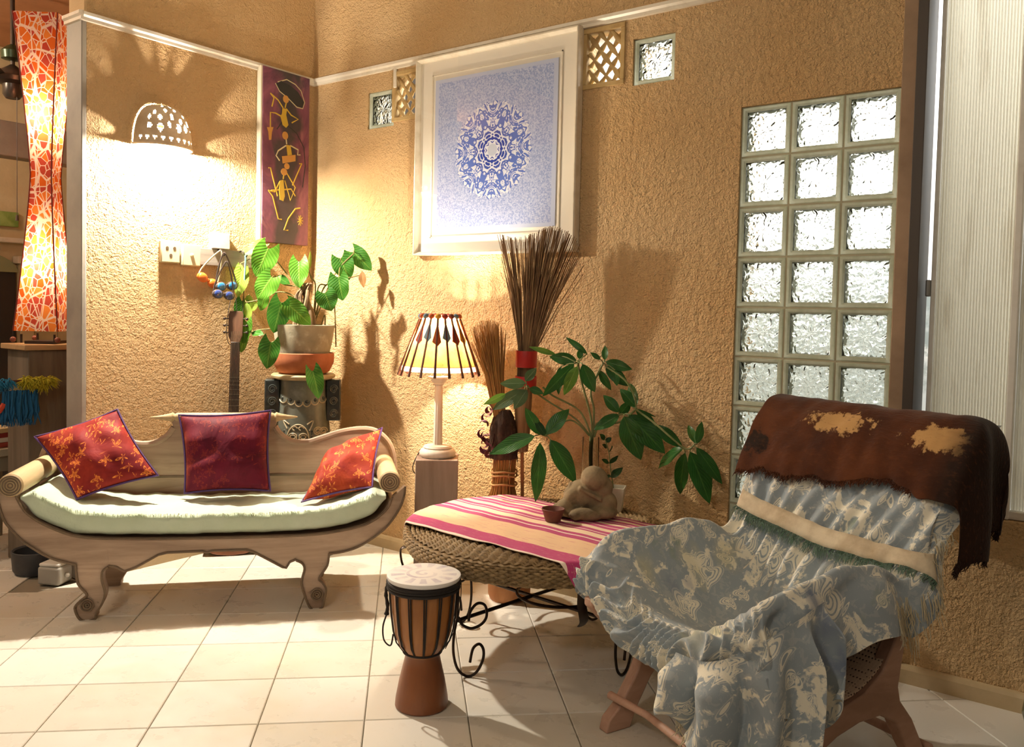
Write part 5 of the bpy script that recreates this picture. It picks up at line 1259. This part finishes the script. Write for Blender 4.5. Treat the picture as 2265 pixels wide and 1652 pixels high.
# ---- throw
q = NT('jacquard_throw')
n1 = q.noise(9, 4, .6, (1, 1, 1), 1.2); n2 = q.noise(40, 4, .6, (1, 1, 1), .8); v1 = q.voro(9, 'F1', (1, 1, 1), 'Distance')
cre = H('#f6f0de'); blu = H('#9faab2'); nav = H('#75819a'); grn = H('#8b997e')
mk = q.math('ADD', q.math('MULTIPLY', q.ramp(n1, .36, .46), .75), q.math('MULTIPLY', q.ramp(n2, .45, .58), .45))
c = q.mix(q.ramp(mk, .40, .80), cre, blu)
for sc_, pn, rad_, off_ in ((7.5, 5, .36, 0), (13, 6, .34, 3.3)):     # woven blossoms
    vo = q.new('ShaderNodeTexVoronoi'); vo.inputs['Scale'].default_value = sc_; vc = q.coord('Object', (1, 1, 1), (0, 0, 0), (off_, off_, off_)); q.link(vc, vo.inputs['Vector'])
    df_ = q.new('ShaderNodeVectorMath'); df_.operation = 'SUBTRACT'; q.link(vc, df_.inputs[0]); q.link(vo.outputs['Position'], df_.inputs[1]); d3_ = q.sep(df_.outputs[0])
    ag = q.math('ARCTAN2', q.math('SUBTRACT', d3_[2], d3_[1]), d3_[0])
    rr_ = q.math('MULTIPLY', vo.outputs['Distance'], q.math('ADD', 1.0, q.math('MULTIPLY', q.math('SINE', q.math('MULTIPLY', ag, pn)), .3)))
    fl_m = q.math('MULTIPLY', q.ramp(rr_, rad_, rad_-.04), q.ramp(rr_, .05, .08)); lines_ = q.ramp(q.math('SINE', q.math('MULTIPLY', rr_, 75)), -.6, -.2)
    c = q.mix(q.math('MULTIPLY', q.math('MULTIPLY', fl_m, lines_), .85), c, cre)
c = q.mix(q.ramp(q.noise(4, 3, .5, (1, 1, 1), .6), .60, .68, 0, .75), c, nav); c = q.mix(q.ramp(q.noise(5.5, 3, .5, (1.3, 1, 1)), .66, .73, 0, .7), c, grn)
c = q.mix(q.ramp(q.noise(3.2, 3, .5, (1, 1.4, 1)), .58, .68, 0, .4), c, H('#d9cf96'))
q.set(color=c, rough=.92, sheen=.2, spec=.2, normal=q.bump(q.noise(240, 2, .5), .25, .0015)); M_throw = q.m
M_ribbon = simple('linen_band', '#dccdb2', .9, bump=(250, .3, .001), var=('#b39f82', 12, .4, .7))
M_fr_g = simple('fringe_green', '#5d7866', .9, var=('#7d8f84', 40, .4, .7))
M_fr_c = simple('fringe_cream', '#cbbd9e', .9)
TH = thing('throw_blanket', 'crumpled blue and cream jacquard throw draped over the reclining chair', 'blanket', CO, CR)
PROF = [(-.03,.99,0),(.055,.93,0),(.145,.785,0),(.220,.65,.05),(.285,.53,.45),(.345,.43,.85),(.42,.372,1),(.53,.352,1),(.64,.365,1),(.74,.40,.98),(.82,.432,.85),(.88,.442,.68),(.915,.42,.55),(.918,.37,.45),(.89,.325,.36),(.83,.305,.3),(.77,.31,.25)]
PP = cat(PROF, 8)
def prof(v):
    k = v*(len(PP)-1); i = min(int(k), len(PP)-2); return PP[i].lerp(PP[i+1], k-i)
UU = [0, .05, .10, .14, .30, .5, .70, .86, .90, .95, 1.0]
TT = [-.020, -.016, .025, .065, .19, .36, .53, .645, .695, .735, .748]
def throw_raw(u, v):
    s, z, a = prof(v)
    t = interp(UU, TT, u); lift = .012
    arm = lerp(.618, .640, u)
    hemz = arm-.14 if u < .5 else lerp(arm-.155, arm-.225, sstep(.25, .75, s))
    h = min(1, (abs(t-.36)/.315))**2.1
    zi = z+(arm-z)*h*a
    if u < .10: za = lerp(hemz, arm, (u/.10)**.8)
    elif u > .90: za = lerp(arm, hemz, ((u-.90)/.10)**1.1)
    else: za = None
    so = 0
    if za is not None:
        e = (1-u/.10) if u < .10 else (u-.90)/.10
        z2 = lerp(z, arm, a) - (arm-za)*min(1, a*1.3); so = -.06*e*(1-a); zi = z2
        if a < .2: t = t
    s2 = s+so
    # front corners round off
    if v > .62: s2 -= .05*max(0, abs(t-.36)/.38-.55)**2*sstep(.62, .8, v)*2
    return s2, t, zi+lift, a
def throw(u, v):
    s, t, z, a = throw_raw(u, v)
    nb = mn.noise(Vector((t*9, s*4, z*4)))
    bw_ = (1-sstep(.26, .42, v))*sstep(.09, .17, v); lw_ = sstep(.60, .74, v); mid = 1-max(bw_, lw_)
    f1 = math.sin(2*PI*(t*15+1.5*mn.noise(Vector((t*3, z*3, 1)))+.8*v)); f1 = f1*abs(f1)**.3
    d1 = bw_*.014*(f1+.6*nb)
    f2 = math.sin(2*PI*(t*13+2.2*mn.noise(Vector((t*4, v*5, 7)))-3.0*v+.6)); f2 = (1-abs(f2))*2-1
    d2 = lw_*.026*(f2+.5*nb)
    f3 = math.sin(2*PI*(s*4+t*3+1.5*mn.noise(Vector((t*3, s*3, 3)))))
    d3 = mid*(.010*f3+.016*nb)*(.5+abs(t-.36))
    # outside panel: hanging waves
    if u > .92: t += .018*math.sin(s*30+2*nb)+.010*nb; 
    dn = Vector((.6, .8)) if v < .55 else Vector((lerp(.5, .95, sstep(.6, .85, v)), lerp(.85, -.1, sstep(.7, .9, v))))
    d = d1+d2+d3
    return K(s+dn.x*d, t, z+dn.y*d)
MB().grid(throw, 130, 120).build('throw_sheet', M_throw, TH, True, 0, 1)
# gathered corner hanging at the right front
def drape(u, v):
    top = cat([(.70, .735, .615), (.76, .745, .605), (.82, .735, .57), (.88, .68, .50), (.915, .60, .455), (.925, .50, .445)], 10)
    k = u*(len(top)-1); i = min(int(k), len(top)-2); p = top[i].lerp(top[i+1], k-i)
    bot = lerp(.385, .215, sstep(.0, .35, u)) if u < .6 else lerp(.215, .285, sstep(.6, 1, u))
    z = lerp(p.z, bot+.012*math.sin(u*40), v)
    w_ = sstep(0, .35, v); ph = 2*PI*(u*4.2+.25*math.sin(v*3))
    out = .022+.034*w_*math.sin(ph)+.03*w_
    nx, ny = (lerp(0, 1, sstep(.2, .75, u)), lerp(1, .15, sstep(.2, .75, u)))
    return K(p.x+nx*out+.018*w_*math.cos(ph)*(1-nx), p.y+ny*out+.018*w_*math.cos(ph)*nx-.02*v*(u-.4), z+.01*math.sin(ph*1.3)*v)
MB().grid(drape, 90, 40).build('gathered_corner', M_throw, TH, True, 0, 1)
rnd = random.Random(12)
m = MB()
for k in range(70):
    u = rnd.uniform(.45, .95); p = Vector(drape(u, 1.0)); m.tube([p, p+Vector((rnd.uniform(-.01, .01), rnd.uniform(-.01, .01), -.015)), p+Vector((rnd.uniform(-.02, .02), rnd.uniform(-.02, .02), -rnd.uniform(.02, .045)))], [.0016, .0014, .0008], 4)
tag(m.build('corner_fringe', M_fr_c, TH), kind='stuff')
# linen band over the back, with fringe below
vb0, vb1 = .172, .198
def surf(u, v, lift): 
    p = Vector(throw(u, v)); return p+Vector((0, -.62*lift, .78*lift))
def band(u, v):
    uu = lerp(.09, .97, u); vv = lerp(vb0, vb1, v)+.016*math.sin(PI*u)*1.0+.020*u*u
    p0 = Vector(throw(uu, vv)); 
    pa = sum((Vector(throw(min(.985, max(.06, uu+dx)), vv)) for dx in (-.03, -.015, 0, .015, .03)), Vector())/5
    p = Vector((p0.x, pa.y, pa.z)); return p+Vector((0, -.010, .012))
MB().grid(band, 60, 4).build('linen_band', M_ribbon, TH, True, 0, 0, .003)
m = MB()
for k in range(420):
    u = rnd.random(); p = Vector(band(u, 1.0)); L = rnd.uniform(.012, .036)*(1.0 if .04 < u < .75 else .6)
    q2 = p+Vector((rnd.uniform(-.012, .012), -.012-L*.45, -L)); m.tube([p, (p+q2)/2+Vector((rnd.uniform(-.006, .006), -.006, .002)), q2], [.0014, .0013, .0007], 4)
tag(m.build('band_fringe', M_fr_g, TH), kind='stuff')
m = MB()
for k in range(160):
    u = rnd.uniform(.93, 1.0); v = rnd.uniform(.16, .36); p = Vector(throw(u, v)); L = rnd.uniform(.02, .06)
    m.tube([p, p+Vector((.012, -.01, -L*.5)), p+Vector((.016+rnd.uniform(-.01, .01), -.012+rnd.uniform(-.012, .012), -L))], [.0013, .0012, .0007], 4)
tag(m.build('side_fringe', M_fr_c, TH), kind='stuff')

# ---- cowhide over the top
q = NT('cowhide')
n1 = q.noise(3.1, 3, .5, (1, 1, 1), .7); fur = q.noise(160, 3, .6, (.25, 1, .4)); n3 = q.noise(5, 4, .6)
c = q.mix(q.ramp(n3, .35, .68), H('#3f2012'), H('#5f3318')); hc = q.coord('Object')
for (px_, py_, pz_, sx_) in ((.31, -.10, .985, .40), (.655, -.10, .975, .45), (.02, -.15, .86, .8)):
    dv = q.new('ShaderNodeVectorMath'); dv.operation = 'SUBTRACT'; q.link(hc, dv.inputs[0]); dv.inputs[1].default_value = (px_, py_, pz_)
    mv = q.new('ShaderNodeVectorMath'); mv.operation = 'MULTIPLY'; q.link(dv.outputs[0], mv.inputs[0]); mv.inputs[1].default_value = (sx_, 1, 1)
    ln = q.new('ShaderNodeVectorMath'); ln.operation = 'LENGTH'; q.link(mv.outputs[0], ln.inputs[0])
    c = q.mix(q.ramp(q.math('ADD', ln.outputs['Value'], q.math('MULTIPLY', q.noise(20, 4, .7), .14)), .115, .104), c, H('#c49a64') if px_ > .1 else H('#24160e'))
c = q.mix(q.ramp(q.math('ADD', q.sep(hc)[0], q.math('MULTIPLY', q.noise(7, 3, .6), .12)), .72, .78, 0, .85), c, H('#1c120c'))
c = q.mix(q.ramp(q.noise(2.2, 3, .5, (1, 1.2, 1), .5), .60, .66), c, H('#20130c')); c = q.mix(q.ramp(fur, .55, .8, 0, .25), c, H('#7a4622'))
q.set(color=c, rough=.85, sheen=.12, spec=.12, normal=q.bump(fur, .6, .004)); M_hide = q.m
HD = thing('cowhide', 'brown and tan cowhide folded over the top of the chair back', 'hide', CO, CR)
def hide(u, v):
    t = lerp(-.03, .86, u); tc = min(t, .755)
    e = .055*mn.noise(Vector((t*5, 0, 2)))+.018*mn.noise(Vector((t*19, 3, 0)))
    e -= .085*t
    path = [(.195+e*.55, .765-e), (.150, .875), (.092, .968), (.02, 1.02), (-.065, 1.012), (-.105, .965), (-.115, .88), (-.115, .76)]
    P_ = cat(path, 6); k = v*(len(P_)-1); i = min(int(k), len(P_)-2); p = P_[i].lerp(P_[i+1], k-i)
    s, z = p.x, p.y
    bl = .008*mn.noise(Vector((t*6, s*8, z*8)))+.006*mn.noise(Vector((t*17, s*16, z*14)))
    s += bl; z += bl
    if t > .70:                                   # right end folds down
        k2 = t-.70; ang = min(k2/.06, 1)*PI/2
        kk = sstep(.02, .16, k2); zend = .705+.05*mn.noise(Vector((s*16, 2, 4)))-.05*sstep(-.05, .1, s)
        dz = .02*(1-math.cos(ang))+max(0, z-zend)*kk
        tc = .70+.062*math.sin(ang)+.028*math.sin(s*21)*min(1, k2/.1)+.02*mn.noise(Vector((s*9, z*7, 1)))
        z = z-dz; s = s*(1-.15*min(1, k2/.2))+.03*min(1, k2/.2)
    return K(s, tc, z)
MB().grid(hide, 120, 60).build('hide_sheet', M_hide, HD, True, 0, 1, .005, 1)
m = MB()
for k in range(900):                              # shaggy hem
    if rnd.random() < .6: u, v = rnd.uniform(.0, .74), rnd.uniform(0, .03)
    else: u, v = rnd.uniform(.965, 1.0), rnd.random()
    p = Vector(hide(u, v)); L = rnd.uniform(.008, .022)
    m.tube([p, p+Vector((rnd.uniform(-.006, .006), -.004-L*.35, -L*.5)), p+Vector((rnd.uniform(-.01, .01), -.006-L*.4, -L))], [.0016, .0013, .0006], 4)
tag(m.build('shaggy_hem', M_hide, HD), kind='stuff')
# ------------------------------------------------------------------ room seen through the opening on the left
M_ann = simple('annex_plaster', '#d8c6a0', .85, var=('#c4ae84', 3, .4, .7), bump=(40, .3, .004))
M_annc = simple('annex_ceiling', '#c88d62', .8, var=('#b07850', 3, .4, .7))
tag(MB().span((-2.45, -4.0, 0), (-2.35, .13, 3.1)).build('wall_far', M_ann), kind='structure')
tag(MB().span((-2.35, .03, 0), (-.14, .13, 3.1)).build('wall_annex', M_ann), kind='structure')
tag(MB().span((-2.45, -4.0, 3.02), (-.15, .13, 3.1)).build('ceiling_annex', M_annc), kind='structure')
bm_ = MB().span((-1.66, -4.0, 2.165), (-1.54, .03, 2.375)).build('beam', simple('beam_grey', '#a89e92', .7, var=('#8f857a', 4, .4, .7)), None, bevel=.006); tag(bm_, 'grey painted beam crossing the room beyond the lamp', 'beam')
# arched dark recess with a pilaster on the far wall
dr = thing('arched_doorway', 'dark doorway under a shallow arch in the far room', 'doorway', (-2.34, -.95, 0))
MB().span((-.01, -.40, 0), (.012, .30, 1.52)).build('dark_opening', simple('dark_recess', '#3b3530', .8), dr)
arch = [(.36*math.cos(a)-.05, 1.50+.15*math.sin(a)) for a in [PI*i/20 for i in range(21)]]
MB().prism(arch, lambda a, b, t: (t, a, b), 0, .03).build('arch_panel', simple('arch_green', '#9aa07c', .8), dr)
MB().span((0, .31, 0), (.06, .40, 1.56)).build('pilaster', M_ann, dr, bevel=.005); MB().span((0, .285, 1.56), (.085, .425, 1.61)).build('pilaster_cap', M_trim, dr, bevel=.006)
MB().span((0, -.8, 1.70), (.05, .8, 1.735)).build('cornice', M_trim, dr, bevel=.006)
gp = MB().span((-.009, -.07, -.05), (.009, .07, .05)).build('green_picture', simple('green_painting', '#7d9a4a', .6, var=('#a3b86c', 9, .4, .65)), None, bevel=.002); gp.location = (-2.335, -.70, 1.862); tag(gp, 'small green picture on the far wall', 'picture')
# ceiling fan
M_fan = simple('fan_dark', '#4f463f', .3, .4)
FN = thing('ceiling_fan', 'dark ceiling fan with pull cord in the far room', 'ceiling fan', (-1.15, -1.16, 2.50))
MB().lathe([(.012, .11), (.012, .52)], 12).build('rod', M_fan, FN)
MB().lathe([(.05, .0), (.095, .012), (.105, .035), (.09, .06), (.04, .09), (.012, .11)], 28).build('motor', M_fan, FN)
MB().lathe([(0, -.075), (.035, -.075), (.05, -.055), (.05, 0), (0, 0)], 24).build('lamp_cup', M_fan, FN)
MB().lathe([(.012, .13), (.055, .14), (.06, .18), (.03, .21), (.012, .22)], 20).build('canopy', simple('fan_green', '#3c4a30', .3, .3), FN)
for k in range(4):
    a = .5+k*PI/2; ca_, sa_ = math.cos(a), math.sin(a)
    MB().prism([(.10, -.03), (.16, -.055), (.55, -.065), (.60, -.03), (.60, .03), (.55, .065), (.16, .055), (.10, .03)], lambda x, y, t: (x*ca_-y*sa_, x*sa_+y*ca_, .03+t+y*.15), 0, .008).build('blade', M_fan, FN, None)
MB().tube([(.04, .005, -.07), (.04, .005, -.72)], .0018, 5).build('pull_cord', M_strap, FN); MB().lathe([(0, 0), (.009, .0), (.006, .03), (0, .032)], 10, (.04, .005, -.75)).build('cord_knob', M_strap, FN)
# cabinet and tall paper lantern
CB = thing('wooden_cabinet', 'tall weathered wooden cabinet under the paper lantern', 'cabinet', (-.535, -1.262, 0))
M_cab = wood('grey_cabinet', '#5f5347', '#857767', 8, (1, 1, .12), .75)
MB().span((-.115, -.135, 0), (.115, .135, 1.065)).build('body', M_cab, CB, bevel=.005)
MB().span((-.135, -.160, 1.065), (.135, .155, 1.092)).build('top_board', wood('cabinet_top', '#a98660', '#d0ad80', 9, (1, .1, 1), .6), CB, bevel=.004)
q = NT('paper_mosaic')
vd = q.voro(30, 'DISTANCE_TO_EDGE', (1, 1, .8)); cellc = q.new('ShaderNodeTexVoronoi'); cellc.inputs['Scale'].default_value = 30; q.link(q.coord('Object', (1, 1, .8)), cellc.inputs['Vector'])
h_ = q.sep(cellc.outputs['Color'])[0]
vd2 = q.voro(17, 'DISTANCE_TO_EDGE', (1, 1, .45))
c = q.mix(q.ramp(h_, .2, .8), H('#e06a2a'), H('#f4a050')); c = q.mix(q.ramp(q.sep(cellc.outputs['Color'])[1], .62, .66), c, H('#c4584a'))
c = q.mix(q.ramp(q.math('MINIMUM', vd, vd2), .055, .030), c, H('#fffaf0'))
df = q.new('ShaderNodeBsdfDiffuse'); tr = q.new('ShaderNodeBsdfTranslucent'); mx = q.new('ShaderNodeMixShader'); mx.inputs[0].default_value = .7
for s_ in (df, tr): q.link(c, s_.inputs[0])
q.link(df.outputs[0], mx.inputs[1]); q.link(tr.outputs[0], mx.inputs[2]); q.link(mx.outputs[0], q.out.inputs[0]); M_paper = q.m
q = NT('white_strip'); q.set(color=H('#fff2dc'), rough=.9); tr = q.new('ShaderNodeBsdfTranslucent'); tr.inputs[0].default_value = H('#fff2dc'); mx = q.new('ShaderNodeMixShader'); mx.inputs[0].default_value = .7
q.link(q.b.outputs[0], mx.inputs[1]); q.link(tr.outputs[0], mx.inputs[2]); q.link(mx.outputs[0], q.out.inputs[0]); M_strip = q.m
LN = thing('paper_lantern', 'tall pinched orange paper lantern with white triangle pattern, lit', 'lantern', (-.535, -1.262, 1.092))
def half(z): return .062+.070*abs(2*z-1)**1.25
zs_ = [i/24 for i in range(25)]; rotl = math.radians(40+45)
def lpt(k, z): a = rotl+k*PI/2; r = half(z)*1.15; return Vector((r*math.cos(a), r*math.sin(a), .065+1.56*z))
for k in range(4):
    vs = []; 
    for z in zs_:
        for j in range(5): vs.append(lpt(k, z).lerp(lpt(k+1, z), j/4))
    MB().add(vs, [(i*5+j, i*5+j+1, (i+1)*5+j+1, (i+1)*5+j) for i in range(24) for j in range(4)]).build('paper_panel', M_paper, LN, True)
    MB().tube([lpt(k, z) for z in zs_], .0035, 6).build('corner_rib', simple('rib_red', '#7c2a1c', .7) if k == 0 else bpy.data.materials['rib_red'], LN)
    p = lpt(k, 0); MB().tube([p, p-Vector((0, 0, .03))], .0012, 5).build('bead_thread', M_strap, LN); MB().ball(p-Vector((0, 0, .042)), .014, 12, 8).build('bead', simple('bead_wood', '#8a4a3a', .4) if k == 0 else bpy.data.materials['bead_wood'], LN)
m = MB()
m.lathe([(0, 0), (.10, 0), (.10, .015), (0, .015)], 4, m=Rz(rotl))
for k in range(4): m.tube([lpt(k, 0)*.75+Vector((0, 0, .0)), Vector((lpt(k, 0).x*.75, lpt(k, 0).y*.75, .005))], .006, 6)
m.build('base', simple('lantern_base', '#3a2a22', .6), LN)
for z in (.40, 1.12):
    MB().ball((0, 0, z), (.018, .018, .024), 12, 8).build('bulb', M_bulb, LN, True)
    light('lantern_light', 'POINT', (-.535, -1.262, 1.092+z+.03), SIDE_W, (1.0, .72, .42), .02)
# feather plume and clutter
rnd = random.Random(77)
FP = thing('feather_plume', 'fluffy yellow plume with blue feather tail by the cabinet', 'plume', (-.34, -1.45, .80))
for nm, cols_, cx_, n_, L_ in (('yellow_down', '#b9ae2c', .06, 420, .075), ('blue_feathers', '#2c7fa8', -.115, 200, .06)):
    m = MB()
    for k in range(n_):
        d = Vector((rnd.gauss(0, 1), rnd.gauss(0, 1), rnd.gauss(0, .8))).normalized(); c0 = Vector((0, cx_+rnd.uniform(-.06, .06), .11+.02*rnd.random()))
        e_ = c0+Vector((d.x*.5, d.y*.8, d.z*.6))*L_*rnd.uniform(.6, 1.1); e_.z -= .02
        m.tube([c0, (c0+e_)/2+Vector((0, 0, .01)), e_], [.004, .003, .0008], 4)
    tag(m.build(nm, simple('m_'+nm, cols_, .9), FP), kind='stuff')
m = MB()
for k in range(60):
    y = -.10+.16*rnd.random(); m.tube([(rnd.uniform(-.02, .02), y, .08), (rnd.uniform(-.02, .02), y+rnd.uniform(-.01, .01), -.02), (rnd.uniform(-.02, .02), y+rnd.uniform(-.02, .02), -.09)], [.005, .006, .001], 4)
tag(m.build('blue_tail', simple('m_tail', '#1f5f8c', .9), FP), kind='stuff')
MB().tube(cat([(0, -.20, .06), (0, -.16, .0), (0, -.12, -.02), (0, -.09, .02)], 6), .012, 8).build('red_loop', simple('m_redloop', '#c9482e', .8), FP)
MB().tube([(0, -.20, .125), (0, .10, .125)], .006, 6).build('plume_rod', M_twig, FP)
SB = thing('low_side_table', 'pale side table with cluttered top in the far room', 'side table', (-.95, -1.36, 0))
MB().span((-.20, -.30, .50), (.20, .14, .54)).build('table_top', simple('pale_wood', '#b0a48e', .7), SB, bevel=.004)
MB().span((-.18, -.28, .42), (.18, .12, .50)).build('apron', simple('pale_wood2', '#8a7f6d', .7), SB, bevel=.003)
for sx in (-.17, .17):
    for sy in (-.27, .11): MB().lathe([(.018, 0), (.022, .2), (.018, .42)], 10, (sx, sy, 0)).build('leg', bpy.data.materials['pale_wood2'], SB)
hues = ['#a8483a', '#d8d0c0', '#8c2f2a', '#c9b48a', '#6a7a84']
for k, h_ in enumerate(hues[:4]):
    b = MB().span((-.10, -.12, 0), (.10, .10, .024)).build('book', simple('book_%d' % k, h_, .6), None, bevel=.002); b.location = (-.90, -1.42+.01*k, .541+.0245*k); b.rotation_euler = (0, 0, .1*k)
    tag(b, ['lowest book, brick red, in the stack on the far table', 'white book second from the bottom of the far stack', 'dark red book second from the top of the far stack', 'tan book on top of the stack in the far room'][k], 'book', 'books on the far table')
# things on the floor behind the daybed's left end
tub = MB().lathe([(0, 0), (.085, 0), (.098, .02), (.105, .11), (.100, .112), (.092, .105), (.085, .02), (0, .015)], 32).build('dark_basin', simple('slate_plastic', '#4a4c50', .5, var=('#3a3c42', 6, .4, .7)), None)
tub.location = (-.305, -1.415, 0); tag(tub, 'dark grey round basin on the floor behind the daybed', 'basin')
wb = thing('white_box', 'small white lidded box on the floor by the grey wall end', 'box', (-.075, -1.43, 0), .5)
MB().span((-.055, -.05, 0), (.055, .05, .085)).build('body', simple('dusty_white', '#b8b4aa', .6), wb, bevel=.012, seg=3); MB().span((-.05, -.045, .085), (.05, .045, .10)).build('lid', M_white, wb, bevel=.006)
MB().ball((.062, 0, .04), .012, 10, 8).build('knob', M_white, wb)
# green pot at the right edge
gp2 = MB().lathe([(0, 0), (.07, 0), (.10, .03), (.12, .10), (.11, .17), (.085, .20), (.078, .20), (.09, .16), (.07, .04), (0, .03)], 32).build('green_pot', simple('green_glaze', '#4f6a48', .25, coat=.4, var=('#3c5438', 6, .4, .7)), None)
gp2.location = (3.80, -.235, 0); tag(gp2, 'round green glazed pot at the right edge of the picture', 'pot')
